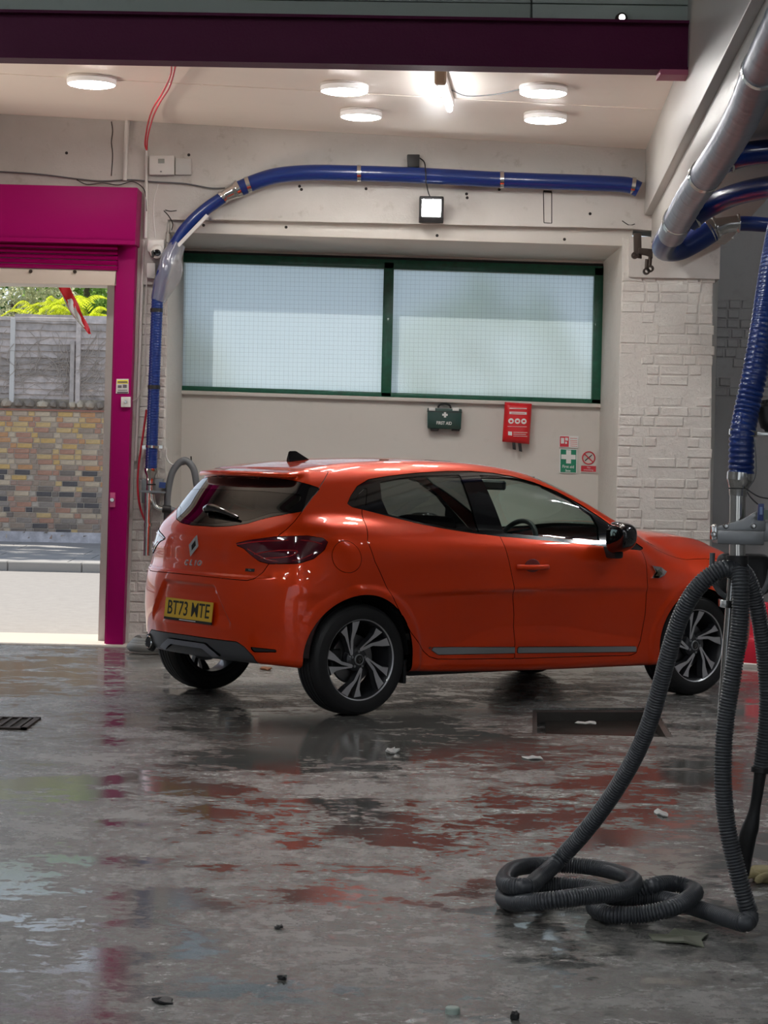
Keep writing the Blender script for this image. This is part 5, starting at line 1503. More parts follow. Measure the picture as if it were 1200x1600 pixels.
# ================================================================== PIPES ON THE BACK WALL
YP = YW - .10
pp = thing('extraction_pipe', 'blue suction pipe running over the window and down the left pier', 'pipe', tuple(at(390, 290, YP)))
def pts(lst, Y): return [at(x, y, Y) for x, y in lst]
rel(tube('pipe', catmull(pts([(998, 296), (985, 290), (950, 287), (900, 285), (785, 281), (650, 274), (560, 271), (480, 270), (430, 275), (400, 284), (372, 296)], YP), 6), .060, M_blue, seg=20), pp)
def ring_on(lst, Y, r, mat, name, parent, w=.02):
    P = np.array(pts(lst, Y)); return rel(tube(name, P, r, mat, seg=20), parent)
for q in (((558, 271), (564, 271)), ((781, 281), (787, 281)), ((385, 290), (391, 288)), ((986, 290), (992, 291))): ring_on(q, YP, .0655, M_steel, 'clamp', pp)
P = catmull(pts([(374, 295), (366, 299), (354, 305), (348, 309)], YP), 5); rel(tube('reducer', P, np.interp(np.linspace(0, 1, len(P)), [0, .25, .3, .8, 1], [.066, .066, .058, .046, .050]), M_steel, seg=20), pp)
for q in (((371, 296), (375, 294)), ((347, 310), (350, 307))): ring_on(q, YP, .070 if q[0][0] > 360 else .055, M_steel, 'clamp', pp)
rel(tube('pipe', catmull(pts([(349, 308), (320, 328), (292, 355), (272, 385), (258, 415), (250, 445), (246, 470)], YP), 6), .046, M_blue, seg=18), pp)
rel(hose('corrugated_hose', pts([(246, 466), (243, 540), (240, 620), (238, 680), (236, 734)], YP), .044, M_blue, pitch=.020, amp=.0020), pp)
for y_ in (482, 602): ring_on(((245.5 - (y_ - 460) * .035, y_), (245.5 - (y_ - 460) * .035, y_ + 6)), YP, .0475, M_rub, 'strap', pp)
rel(tube('clamp', np.array(pts([(238, 696), (237.7, 700)], YP)), .050, M_steel, seg=18), pp)
rel(slab('wall_bracket', [(222, 696), (254, 696), (254, 701), (222, 701)], YP + .0, .09, M_steel), pp)
rel(slab('tape', [(322, 334), (326, 338), (280, 386), (276, 382)], YP - .05, .006, pbr('silver_tape', (.6, .6, .6), .35)), pp)
# crumpled clear bag
def bag_mat():
    m, N, L, b_ = new_mat('clear_bag'); N.remove(b_); out = [n for n in N if n.type == 'OUTPUT_MATERIAL'][0]
    tr = N.new('ShaderNodeBsdfTransparent'); df = N.new('ShaderNodeBsdfTranslucent'); df.inputs[0].default_value = (.8, .82, .84, 1)
    d2 = N.new('ShaderNodeBsdfDiffuse'); d2.inputs[0].default_value = (.75, .77, .8, 1); gl = N.new('ShaderNodeBsdfGlossy'); gl.inputs['Roughness'].default_value = .2
    a = N.new('ShaderNodeMixShader'); L.new(df.outputs[0], a.inputs[1]); L.new(d2.outputs[0], a.inputs[2])
    c = N.new('ShaderNodeMixShader'); c.inputs[0].default_value = .2; L.new(a.outputs[0], c.inputs[1]); L.new(gl.outputs[0], c.inputs[2])
    e = N.new('ShaderNodeMixShader'); e.inputs[0].default_value = .42; L.new(tr.outputs[0], e.inputs[1]); L.new(c.outputs[0], e.inputs[2]); L.new(e.outputs[0], out.inputs[0]); return m
Pb, _ = resample(catmull(pts([(279, 380), (268, 402), (264, 425), (256, 445), (247, 470)], YP), 6), .012)
V, F = tube_data(Pb, .05, 30, False); V = V.reshape(len(Pb), 30, 3); rb = random.Random(3); ph = [rb.uniform(0, 6) for _ in range(6)]
for i in range(len(Pb)):
    t_ = i / (len(Pb) - 1); r_ = .052 + .035 * math.sin(math.pi * t_) ** 1.3
    for k_ in range(30):
        a = k_ / 30 * 2 * math.pi; f = 1 + .18 * math.sin(3 * a + ph[0] + t_ * 4) * math.sin(math.pi * t_) + .10 * math.sin(7 * a + ph[1] + t_ * 9) + .05 * math.sin(13 * a + t_ * 15)
        V[i, k_] = Pb[i] + (V[i, k_] - Pb[i]) / .05 * r_ * max(f, .9)
bag = mesh_obj('plastic_bag', V.reshape(-1, 3), F, bag_mat(), None, True); tag(bag, 'crumpled clear plastic bag wrapped round the bend of the blue pipe', 'bag')

# wall-mounted suction point below it
vs = thing('suction_point', 'stainless suction outlet hung on the left pier behind the car', 'vacuum', tuple(at(235, 770, YP)))
P = np.array(pts([(236, 732), (236, 738), (235.5, 744), (235.5, 752), (235, 768)], YP)); rel(tube('cone', P, [.052, .050, .034, .032, .032], M_steel, seg=18), vs)
rel(slab('back_plate', [(221, 748), (256, 748), (247, 788), (221, 786)], YP + .05, .05, M_zinc, None, .004), vs)
rel(slab('shelf_plate', [(219, 766), (258, 768), (258, 771), (219, 769)], YP - .06, .14, M_zinc), vs)
rel(tube('down_pipe', np.array(pts([(232, 770), (229.5, 868)], YP - .02)), .026, M_steel, seg=18), vs)
rel(tube('pipe_sleeve', np.array(pts([(231.5, 817), (231.4, 823)], YP - .02)), .032, M_steel, seg=18), vs)
rel(tube('elbow', catmull(pts([(238, 772), (239, 782), (244, 792), (256, 796)], YP - .03), 6), .020, M_steel, seg=16), vs)
rel(tube('coupler', np.array(pts([(254, 795), (267, 796)], YP - .03)), .030, M_rub, seg=18), vs)
rel(tube('tie', np.array(pts([(236, 756), (236, 758)], YP)), .035, M_rub, seg=16), vs)
rel(slab('label_tag', [(249, 753), (259, 754), (258, 763), (248, 762)], YP - .02, .012, pbr('blue_tag', (.02, .05, .2), .4)), vs)
h2 = tube('grey_hose', catmull(pts([(266, 796), (274, 800), (282, 812), (290, 835), (296, 880), (300, 930), (298, 985)], YP - .0), 6), .025, M_greyl, seg=12); rel(h2, vs)
lh = thing('hanging_hose', 'thick grey vacuum hose looped over a wall hook left of the car', 'hose', tuple(at(285, 720, YW - .1)))
rel(tube('hose', catmull(pts([(264, 1005), (262, 930), (261, 860), (261, 800), (263, 765), (272, 733), (288, 719), (301, 730), (307, 755), (312, 790), (318, 850), (322, 920)], YW - .06), 8), .026, M_greyl, seg=14), lh)
rel(tube('hook', catmull(pts([(260, 700), (260, 714), (266, 724), (278, 727), (291, 725)], YW - .03), 6), .006, M_whitepl, seg=8), lh)
rel(tube('nail', np.array(pts([(298.5, 713), (299, 722)], YW + .4)), .006, M_rust, seg=6), lh)
tag(tube('air_line', catmull(pts([(229, 640), (222, 690), (217, 725), (215, 755), (218, 788), (226, 812), (230, 818)], YP + .05), 8), .008, M_red, seg=8), 'thin red air line hanging beside the steel suction outlet', 'hose')

# coiled hose end on the floor beside the car tail
cq = on_floor(240, 1020)
ct = thing('coiled_hose', 'flat coil of grey hose on the floor behind the car tail', 'hose', tuple(cq))
Pc = []
for i in range(70):
    a = i * .32; r_ = .17 - .0008 * i; Pc.append((cq[0] + r_ * math.cos(a), cq[1] + r_ * 1.1 * math.sin(a), .036 + .058 * (i / 70.0) * 1.0))
rel(tube('hose', catmull(Pc, 2), .034, pbr('pale_hose', (.22, .225, .22), .5), seg=10), ct)

# red cables, conduits, wires
def cable(name, P, r, mat, label, cat='cable', seg=8): return tag(tube(name, catmull(P, 8), r, mat, seg=seg), label, cat)
rc = [(275, 100, 13.2), (266, 133, 13.7), (250, 160, 14.6), (237, 190, 15.8), (230, 220, 16.4), (229, 234, 16.52), (227, 228, 16.52), (229, 205, 16.3), (238, 172, 15.4), (254, 145, 14.4), (267, 115, 13.5), (268, 100, 13.2)]
cable('hanging_cable', [at(*q) for q in rc], .006, M_red, 'pair of red cables looping down from the beam to the conduit')
def conduit(name, lst, Y, r, mat, label): return tag(tube(name, catmull(pts(lst, Y), 4), r, mat, seg=8), label, 'conduit')
conduit('wall_conduit', [(229, 233), (228.5, 300), (227, 372)], YW - .02, .014, M_whitepl, 'white vertical conduit under the looping red cables')
conduit('wall_conduit', [(199, 188), (197, 232), (195, 282)], YW - .02, .018, M_whitepl, 'short white trunking on the wall above the shutter housing end')
conduit('wall_conduit', [(224, 376), (221, 470), (218, 560), (215, 640), (212, 720)], YW - .0, .012, M_whitepl, 'long white conduit down the left pier beside the magenta post')
cable('wall_wire', pts([(-40, 266), (60, 272), (125, 280), (160, 283), (205, 281), (240, 284), (290, 287), (330, 294), (352, 294)], YW - .02), .006, M_greyl, 'grey wire strung along the wall over the shutter housing', seg=6)
cable('wall_wire', pts([(120, 281), (135, 288), (160, 286), (185, 289), (208, 284), (225, 296), (229, 330)], YW - .03), .004, M_rub, 'black wire sagging above the corner of the shutter housing', seg=6)
cable('wall_wire', pts([(247, 288), (241, 310), (240, 340), (243, 372)], YW - .0), .005, M_whitepl, 'thin white wire running down to the security camera', seg=6)
cable('wall_wire', pts([(203, 628), (214, 622), (222, 604), (226, 560), (227, 500), (229, 434)], YW - .03), .004, M_whitepl, 'thin white wire from the key switch up to the junction box', seg=6)

# boxes on the pier
ab = thing('alarm_box', 'white alarm control box with a small grey window, beside a blank plate', 'box', tuple(at(252, 258, YW)))
rel(slab('case', [(233, 243), (272, 243), (272, 273), (233, 273)], YW - .06, .06, M_whitepl, None, .006), ab)
rel(slab('display', [(247, 248), (257, 248), (257, 255), (247, 255)], YW - .063, .006, pbr('lcd_grey', (.14, .14, .11), .3)), ab)
rel(slab('button', [(250, 267), (253, 267), (253, 269), (250, 269)], YW - .063, .006, M_greyl), ab)
bp_ = slab('blank_plate', [(274, 247), (299, 248), (299, 273), (274, 273)], YW - .03, .03, M_greypl, None, .004); tag(bp_, 'blank square off-white plate right of the alarm control box', 'plate')
jb = slab('junction_box', [(229, 411), (243, 411), (242, 435), (229, 434)], YW - .05, .06, M_whitepl, None, .008); tag(jb, 'small white junction box under the security camera', 'box')
scm = thing('security_camera', 'white turret security camera on the left pier by the pipe bend', 'camera', tuple(at(243, 385, YW)))
rel(slab('base', [(230, 374), (257, 374), (256, 392), (250, 396), (236, 396), (230, 392)], YW - .09, .10, M_whitepl, None, .012), scm)
cp_ = at(245, 393, YW - .11); b = bmesh.new(); bmesh.ops.create_uvsphere(b, u_segments=24, v_segments=14, radius=.052)
for v in b.verts: v.co += Vector(tuple(cp_))
ball = rel(bm_obj('ball', b, M_whitepl, None, smooth=True), scm)
rel(slab('visor', [(236, 393), (240, 390), (240, 402), (237, 402)], YW - .165, .02, M_mblack, None, .002), scm)
rel(lathe('lens', [(0, -.062), (.022, -.060), (.026, -.05), (.026, -.01), (0, -.01)], M_gblack, None, tuple(cp_ + np.array([.008, 0, -.012])), 20, 'y'), scm)

# ================================================================== THINGS HUNG UNDER THE WINDOW
YI = YR - .09
def wtext(body, px, py, wpx, hpx, mat, Y, parent, name='lettering', bold=0.0):
    o = text_obj(name, body, .05, mat, (0, 0, 0), (0, 0, 0), None, extrude=.0006, bold=bold)
    xs_ = [v.co.x for v in o.data.vertices]; ys_ = [v.co.y for v in o.data.vertices]; s = mpp(Y)
    cx, cy = (max(xs_) + min(xs_)) / 2, (max(ys_) + min(ys_)) / 2; sx, sy = wpx * s / (max(xs_) - min(xs_)), hpx * s / (max(ys_) - min(ys_))
    for v in o.data.vertices: v.co.x = (v.co.x - cx) * sx; v.co.y = (v.co.y - cy) * sy
    o.matrix_local = Matrix.Translation(tuple(at(px, py, Y))) @ Matrix.Rotation(.022, 4, 'Y') @ Matrix.Rotation(math.pi / 2, 4, 'X')
    return rel(o, parent)
M_kit, M_wp = pbr('kit_green', (.012, .055, .045), .35, coat=.2), pbr('print_white', (.78, .8, .78), .5)
fk = thing('first_aid_kit', 'dark green first aid case with white cross hung below the window', 'first aid kit', tuple(at(694, 655, YI)))
rel(slab('case', [(668, 637), (722, 639), (720, 671), (668, 669)], YI, .09, M_kit, None, .008), fk)
rel(slab('lid_seam', [(667.5, 642), (722, 644), (722, 645), (667.5, 643)], YI - .001, .09, M_rub), fk)
rel(tube('handle', catmull(pts([(684, 637), (687, 632.5), (694, 631), (702, 633), (705, 638)], YI + .045), 6), .008, M_rub, seg=8), fk)
for x in (675, 712): rel(slab('latch', [(x - 5, 637), (x + 5, 637.4), (x + 5, 642), (x - 5, 641.6)], YI - .012, .02, M_wp if x == 675 else M_wp, None, .002), fk)
for x in (679, 712): rel(slab('foot', [(x - 7, 669), (x + 7, 669.5), (x + 6, 673.5), (x - 6, 673)], YI + .01, .07, M_rub, None, .003), fk)
rel(slab('cross', [(693.7, 644), (697, 644), (697, 652.4), (693.7, 652.3)], YI - .002, .002, M_wp), fk); rel(slab('cross', [(691, 646.5), (699.5, 646.7), (699.5, 649.8), (691, 649.6)], YI - .0022, .002, M_wp), fk)
wtext('FIRST AID', 694, 661, 24, 5.2, M_wp, YI - .001, fk, bold=.0012)
M_bag = pbr('bag_red', (.70, .008, .015), .4, coat=.25)
fb = thing('fire_blanket', 'red fire blanket pouch with white pictograms hanging under the window', 'fire blanket', tuple(at(807, 660, YI)))
b = bmesh.new(); NX, NZ = 10, 14; grid = []
cs = [at(789, 628, YI), at(831, 631, YI), at(827, 694, YI), at(785, 690, YI)]
rb = random.Random(8)
for layer in (0, 1):
    g_ = []
    for j in range(NZ + 1):
        row = []
        for i in range(NX + 1):
            u, v = i / NX, j / NZ; p = (cs[0] * (1 - u) + cs[1] * u) * (1 - v) + (cs[3] * (1 - u) + cs[2] * u) * v
            edge = min(u, 1 - u, v, 1 - v); puff = .03 * min(1, edge / .16) ** .6
            p = p + np.array([0, (-puff + rb.uniform(-.0015, .0015)) if layer == 0 else .02, 0]); row.append(b.verts.new(tuple(p)))
        g_.append(row)
    grid.append(g_)
for j in range(NZ):
    for i in range(NX):
        b.faces.new((grid[0][j][i], grid[0][j][i + 1], grid[0][j + 1][i + 1], grid[0][j + 1][i])); b.faces.new((grid[1][j][i], grid[1][j + 1][i], grid[1][j + 1][i + 1], grid[1][j][i + 1]))
for j in range(NZ):
    for i in (0, NX): b.faces.new((grid[0][j][i], grid[0][j + 1][i], grid[1][j + 1][i], grid[1][j][i]))
for i in range(NX):
    for j in (0, NZ): b.faces.new((grid[0][j][i], grid[0][j][i + 1], grid[1][j][i + 1], grid[1][j][i]))
bmesh.ops.recalc_face_normals(b, faces=b.faces)
rel(bm_obj('pouch', b, M_bag, None, smooth=True), fb)
yq = YI - .033
for x in (798.5, 808.5, 818.5):
    rel(lathe('pictogram', [(0, -.001), (4.3 * mpp(yq), -.001), (4.3 * mpp(yq), .001), (0, .001)], M_wp, None, tuple(at(x, 658 + (x - 808) * .03, yq)), 20, 'y'), fb)
    rel(slab('pictogram_mark', [(x - 2, 657), (x + 1.8, 656.5), (x + 2, 659.5), (x - 1.5, 659.5)], yq - .002, .001, M_bag), fb)
rel(slab('print_band', [(796, 643), (823, 644), (823, 648), (796, 647)], yq, .002, M_wp), fb)
for q in ((796, 637.5, 823, 638.5), (799, 645, 820, 645.8), (793, 666, 823, 666.6), (794, 674, 800, 680), (802, 675, 824, 675.8), (802, 678, 822, 678.7), (802, 681, 824, 681.7)):
    rel(slab('print_line', [(q[0], q[1]), (q[2], q[1] + .6), (q[2], q[3] + .6), (q[0], q[3])], yq - .0015, .001, M_wp if q[1] != 645 else M_bag), fb)
for x0_, x1_ in ((800, 804), (809, 814)): rel(slab('pull_strap', [(x0_, 689), (x0_ + 5, 689.5), (x1_ + 2, 706 if x0_ > 805 else 703), (x1_ - 3, 705 if x0_ > 805 else 702)], YI + .0, .006, M_rub, None, .001), fb)
YN = YR - .012
M_sr, M_sg = pbr('sign_red', (.62, .03, .05), .45), pbr('sign_green', (.005, .22, .12), .45)
s1 = thing('extinguisher_sign', 'small red and white notice above the green first aid sign', 'sign', tuple(at(888, 690, YN)))
rel(slab('plate', [(874, 680.5), (904, 681.5), (903.5, 700), (873.5, 699)], YN, .006, M_wp), s1)
rel(slab('red_panel', [(875, 681.7), (889, 682.1), (888.7, 698.3), (874.7, 697.9)], YN - .001, .002, M_sr), s1)
for q in ((876.5, 684, 881.5, 693), (883, 683.8, 887.5, 688.5), (883, 690, 886, 693.5)): rel(slab('print', [(q[0], q[1]), (q[2], q[1] + .2), (q[2], q[3]), (q[0], q[3])], YN - .002, .001, M_wp), s1)
for y_ in (684.5, 688, 690.5, 693.5, 696.5): rel(slab('print', [(891, y_), (902, y_ + .4), (902, y_ + 1.1), (891, y_ + .7)], YN - .001, .001, M_sr), s1)
s2 = thing('first_aid_sign', 'green first aid box sign with a white cross', 'sign', tuple(at(888, 720, YN)))
rel(slab('plate', [(874.5, 700.5), (902, 701.5), (901.5, 740), (874, 739)], YN, .004, M_wp), s2)
rel(slab('green_panel', [(876, 702), (900.5, 703), (900, 738.6), (875.6, 737.7)], YN - .001, .002, M_sg), s2)
rel(slab('cross', [(884.8, 703.2), (892.3, 703.5), (892.1, 724.3), (884.6, 724)], YN - .002, .001, M_wp), s2); rel(slab('cross', [(877, 710), (899.5, 710.8), (899.4, 718), (876.9, 717.2)], YN - .0022, .001, M_wp), s2)
wtext('First aid', 887.8, 729, 18, 4.6, M_wp, YN - .0015, s2, bold=.0006); wtext('box', 887.8, 735.2, 8, 4.2, M_wp, YN - .0015, s2, bold=.0006)
s3 = thing('no_smoking_sign', 'white no smoking sign with red ring and red caption', 'sign', tuple(at(920, 720, YN)))
rel(slab('plate', [(907, 703), (933, 704), (932.5, 739), (906.5, 738)], YN, .004, pbr('sign_cream', (.66, .63, .59), .5)), s3)
c0 = at(919.8, 715.5, YN - .002); s_ = mpp(YN)
V, F = tube_data(np.array([c0 + np.array([math.cos(a) * 9.6 * s_, 0, math.sin(a) * 9.6 * s_]) for a in np.linspace(0, 2 * math.pi, 37)]), 1.05 * s_, 6, False); rel(mesh_obj('ring', V, F, M_sr, None, True), s3)
rel(tube('cigarette', np.array(pts([(914, 720), (925, 710.5)], YN - .001)), .8 * s_, M_ink, seg=6), s3)
rel(tube('bar', np.array(pts([(913, 709), (926.5, 722)], YN - .003)), 1.0 * s_, M_sr, seg=6), s3)
rel(slab('caption_panel', [(908, 727.5), (931.5, 728.3), (931, 737.3), (907.7, 736.5)], YN - .001, .001, M_sr), s3)
wtext('No', 920, 730.4, 5, 2.8, M_wp, YN - .002, s3); wtext('smoking', 919.6, 734.5, 15, 3, M_wp, YN - .002, s3)

# ================================================================== OVERHEAD DUCTS ON THE RIGHT
M_foil = pbr('silver_duct', (.33, .37, .44), .40, metal=.9, bump=.25, bscale=14)
P3 = lambda lst: [at(x, y, d) for x, y, d in lst]
du = thing('silver_duct', 'silver flexible duct hung under the cream boxing on the right', 'duct', tuple(at(1110, 270, 11.4)))
Pd, _ = resample(catmull(P3([(1262, -40, 8.2), (1222, 40, 8.7), (1192, 105, 9.3), (1168, 165, 9.9), (1138, 222, 10.6), (1108, 268, 11.3), (1082, 305, 12.0), (1065, 335, 12.6), (1050, 365, 13.1)]), 10), .02)
rd = .082 + .0022 * (np.arange(len(Pd)) % 11 == 0)
rel(tube('duct', Pd, rd, M_foil, seg=24), du)
for a, b_ in (((1104, 272, 11.4), (1101, 276, 11.45)), ((1061, 342, 12.75), (1058, 347, 12.85)), ((1192, 105, 9.3), (1190, 109, 9.35))): rel(tube('clamp', np.array(P3([a, b_])), .090, M_steel, seg=24), du)
rel(tube('blue_end', catmull(P3([(1052, 360, 13.05), (1040, 378, 13.3), (1040, 389, 13.5), (1062, 388, 13.6), (1088, 375, 13.6), (1112, 360, 13.6)]), 8), .074, M_blue, seg=20), du)
rel(tube('coupler', np.array(P3([(1108, 362, 13.6), (1118, 356, 13.6), (1135, 351, 13.6), (1152, 349, 13.6)])), [.078, .062, .050, .052], M_steel, seg=20), du)
rel(tube('clamp', np.array(P3([(1117, 356, 13.6), (1120, 355, 13.6)])), .072, M_steel, seg=20), du)
rel(tube('clamp', np.array(P3([(1152, 349, 13.6), (1155, 349, 13.6)])), .060, M_steel, seg=20), du)
b1 = tag(tube('overhead_pipe', catmull(P3([(1153, 349, 13.62), (1180, 350, 13.62)]) + [np.array([4.5, 13.62, 2.82]), np.array([7.0, 13.62, 2.82])], 5), .046, M_blue, seg=18), 'short straight blue pipe leaving the frame after the steel coupler', 'pipe')
b2 = thing('overhead_pipe', 'middle curved blue pipe rising to the right from the silver duct', 'pipe', tuple(at(1130, 312, 12.6)))
rel(tube('pipe', catmull(P3([(1076, 346, 12.75), (1095, 331, 12.7), (1125, 314, 12.6), (1160, 301, 12.4), (1205, 292, 12.2), (1300, 285, 11.8)]) + [np.array([5.0, 11.6, 2.95]), np.array([7.0, 11.6, 2.95])], 8), .063, M_blue, seg=20), b2)
rel(tube('clamp', np.array(P3([(1082, 341, 12.73), (1085, 339, 12.73)])), .069, M_steel, seg=20), b2)
b3 = thing('overhead_pipe', 'topmost thick blue pipe joining the silver duct from the right', 'pipe', tuple(at(1170, 240, 11.5)))
rel(tube('pipe', catmull(P3([(1128, 254, 11.4), (1145, 247, 11.4), (1170, 240, 11.3), (1210, 236, 11.2), (1300, 232, 11)]) + [np.array([5.0, 10.9, 3.02]), np.array([7.0, 10.9, 3.02])], 8), .062, M_blue, seg=20), b3)
rel(tube('clamp', np.array(P3([(1138, 250, 11.4), (1141, 249, 11.4)])), .068, M_steel, seg=20), b3)
ir = thing('iron_clamp', 'rusty iron clamp hanging at the far end of the cream boxing', 'bracket', tuple(at(1003, 395, 16.1)))
rel(slab('plate', [(990, 364), (1002, 364), (1003, 404), (991, 402)], 16.0, .03, M_rust, None, .004), ir)
rel(slab('arm', [(998, 387), (1020, 389), (1020, 404), (1012, 399), (998, 396)], 15.95, .05, M_rust, None, .004), ir)
for x, y in ((1011, 405), (1016, 402)): rel(tube('hook_pin', np.array(pts([(x, y), (x - 1, y + 15)], 15.95)), .014, M_rust, seg=8), ir)
for x, y in ((1010, 424), (1016, 420), (992, 399)): rel(lathe('ring_nut', [(.012, -.02), (.026, -.02), (.026, .02), (.012, .02), (.012, -.02)], M_rust, None, tuple(at(x, y, 15.95)), 12, 'y'), ir)

# ================================================================== THE VACUUM STATION
YV = 6.75
va = thing('vacuum_post', 'stainless hanging vacuum post with bracket and three hose outlets', 'vacuum', tuple(at(1150, 840, YV)))
rel(hose('corrugated_hose', [np.array([1.72, 8.1, 5.05]), np.array([1.72, 8.0, 4.2]), np.array([1.66, 7.7, 3.2])] + P3([(1250, 250, 7.3), (1222, 340, 7.1), (1206, 420, 6.95), (1194, 500, 6.85), (1180, 580, 6.8), (1167, 640, 6.78), (1160, 680, 6.75), (1158, 740, 6.75)]), .0385, M_blue, pitch=.017, amp=.003, seg=24), va)
rel(tube('clamp', np.array(P3([(1161.5, 672, 6.76), (1160.7, 681, 6.76)])), .044, M_steel, seg=22), va)
rel(slab('clamp_arm', [(1176, 674), (1215, 675), (1215, 682), (1176, 681)], YV, .02, M_steel, None, .003), va)
P = np.array(P3([(1157, 738, 6.75), (1156, 750, 6.75), (1156, 751, 6.75), (1154, 763, 6.75), (1153, 775, 6.75)])); rel(tube('cuff', P, [.041, .041, .040, .030, .027], M_steel, seg=24, sharp=30), va)
rel(tube('pole', np.array(P3([(1153, 765, 6.75), (1152, 830, 6.75), (1152, 885, 6.75)])), .025, M_steel, seg=24), va)
rel(tube('lower_pole', np.array(P3([(1146, 880, 6.78), (1131, 1080, 6.80), (1125, 1160, 6.82)])), .0150, M_steel, seg=20), va)
rel(tube('weld_ring', np.array(P3([(1152, 816, 6.75), (1152, 819, 6.75)])), .028, M_steel, seg=24), va)
rel(slab('bracket', [(1121, 828.5), (1194, 830), (1194, 852), (1121, 850)], YV - .075, .12, M_zinc, None, .004), va)
rel(slab('gusset', [(1117, 829), (1124, 821), (1140, 818), (1160, 811), (1178, 801), (1196, 793), (1196, 830)], YV - .045, .006, M_zinc, None, .002), va)
rel(slab('gusset', [(1117, 829), (1124, 821), (1140, 818), (1160, 811), (1178, 801), (1196, 793), (1196, 830)], YV + .045, .006, M_zinc, None, .002), va)
rel(slab('side_clip', [(1113, 822), (1121, 819), (1121, 843), (1113, 844)], YV - .08, .05, M_steel, None, .003), va)
for x, y in ((1134, 822), (1177, 822), (1115, 835)): rel(lathe('bolt', [(0, -.014), (.006, -.013), (.009, -.006), (.009, 0), (0, 0)], M_steel, None, tuple(at(x, y, YV - .045 - (.03 if x == 1115 else 0))), 12, 'y'), va)
rel(slab('arm', [(1192, 815), (1330, 812), (1330, 848), (1192, 846)], YV - .03, .06, M_zinc, None, .003), va)
rel(slab('green_block', [(1190, 797), (1204, 797), (1204, 812), (1190, 812)], YV - .06, .04, pbr('kit_plate', (.18, .25, .2), .5)), va)
rel(slab('label_tag', [(1185, 787), (1194, 787), (1193, 814), (1184, 813)], YV - .09, .012, pbr('tag_blue', (.02, .045, .19), .35, coat=.4), None, .002), va)
rel(slab('tag_print', [(1187, 792), (1191.5, 792), (1191.5, 804), (1187, 804)], YV - .0915, .001, pbr('tag_mark', (.25, .35, .6), .4)), va)
rel(tube('tie', np.array(P3([(1154, 762, 6.75), (1154, 764, 6.75)])), .031, M_rub, seg=20), va)
rel(tube('wire', catmull(P3([(1167, 764, 6.72), (1175, 770, 6.7), (1186, 776, 6.7), (1200, 779, 6.7), (1240, 782, 6.7)]), 8), .0022, M_rub, seg=6), va)
rel(tube('wire', catmull(P3([(1166, 766, 6.7), (1172, 776, 6.68), (1182, 786, 6.67), (1188, 790, 6.67)]), 8), .0022, M_rub, seg=6), va)
rel(tube('wire', catmull(P3([(1178, 682, 6.72), (1181, 715, 6.7), (1180, 745, 6.7), (1170, 762, 6.72)]), 8), .0018, M_greyl, seg=6), va)
# hub with three outlets, holder rings, black back pad
rel(tube('hub', np.array(P3([(1152, 868, 6.74), (1152, 900, 6.74)])), .034, M_rub, seg=24), va)
b = bmesh.new(); a0, a1 = at(1121, 864, 6.98), at(1203, 930, 6.98); add_box(b, (a0[0], 6.95, a1[2]), (a1[0], 7.02, a0[2]), .055, 4)
rel(bm_obj('back_pad', b, M_rub, None, autosmooth=60), va)
rel(tube('holder_ring', catmull(P3([(1113, 864, 6.8), (1113, 895, 6.8), (1118, 915, 6.8), (1130, 930, 6.8), (1146, 936, 6.8)]), 8), .0085, M_greyl, seg=10), va)
rel(tube('holder_ring', catmull(P3([(1204, 890, 6.8), (1199, 912, 6.8), (1188, 928, 6.8), (1172, 935, 6.8), (1155, 936, 6.8)]), 8), .0085, M_greyl, seg=10), va)
rel(slab('pole_clip', [(1126, 937), (1146, 939), (1145, 951), (1126, 949)], 6.74, .05, M_steel, None, .002), va)
# carrying column out of view that the arm is bolted to
b = bmesh.new(); add_box(b, (1.40, 6.70, 0), (1.50, 6.80, 3.4), .005); add_box(b, (1.28, 6.58, 0), (1.62, 6.92, .012), .003)
rel(bm_obj('column', b, M_zinc), va)
def flr(px, py, z): p = on_floor(px, py, z); return p
HR = .0262
hA = P3([(1150, 893, 6.72), (1132, 889, 6.70), (1108, 901, 6.70), (1085, 924, 6.72), (1065, 960, 6.75), (1048, 1010, 6.78), (1032, 1070, 6.83), (1015, 1128, 6.88), (992, 1182, 6.95), (958, 1240, 7.02), (915, 1298, 7.10), (872, 1345, 7.16)])
hA += [flr(842, 1372, .080), flr(820, 1386, .11), flr(797, 1384, .105), flr(793, 1366, .07), flr(818, 1354, .045), flr(868, 1351, .036), flr(925, 1355, .035), flr(972, 1366, .04), flr(990, 1382, .09), flr(968, 1394, .10), flr(915, 1400, .10), flr(860, 1407, .09), flr(810, 1411, .06), flr(787, 1402, .036), flr(800, 1390, .034), flr(850, 1384, .034), flr(910, 1386, .034), flr(958, 1396, .034), flr(990, 1394, .05), flr(1020, 1384, .075), flr(1055, 1381, .07), flr(1080, 1389, .06), flr(1075, 1405, .075), flr(1045, 1420, .06), flr(1000, 1429, .04), flr(955, 1429, .034), flr(930, 1419, .034), flr(940, 1406, .036), flr(985, 1402, .036), flr(1030, 1404, .035), flr(1068, 1413, .035), flr(1105, 1424, .034), flr(1140, 1436, .035)]
hA += [flr(1165, 1442, .040)] + P3([(1171, 1430, 6.62), (1164, 1405, 6.62), (1152, 1360, 6.63), (1141, 1315, 6.64), (1134, 1275, 6.65), (1130, 1228, 6.65), (1130, 1180, 6.66), (1134, 1125, 6.67), (1141, 1078, 6.67), (1147, 1040, 6.67), (1153, 1003, 6.67), (1157, 960, 6.67), (1157, 915, 6.67), (1155, 890, 6.69)])
tag(hose('vacuum_hose', hA, HR, M_grey, pitch=.0095, amp=.0030, seg=14, sub=8), 'long grey ribbed vacuum hose coiled on the floor below the post', 'hose')
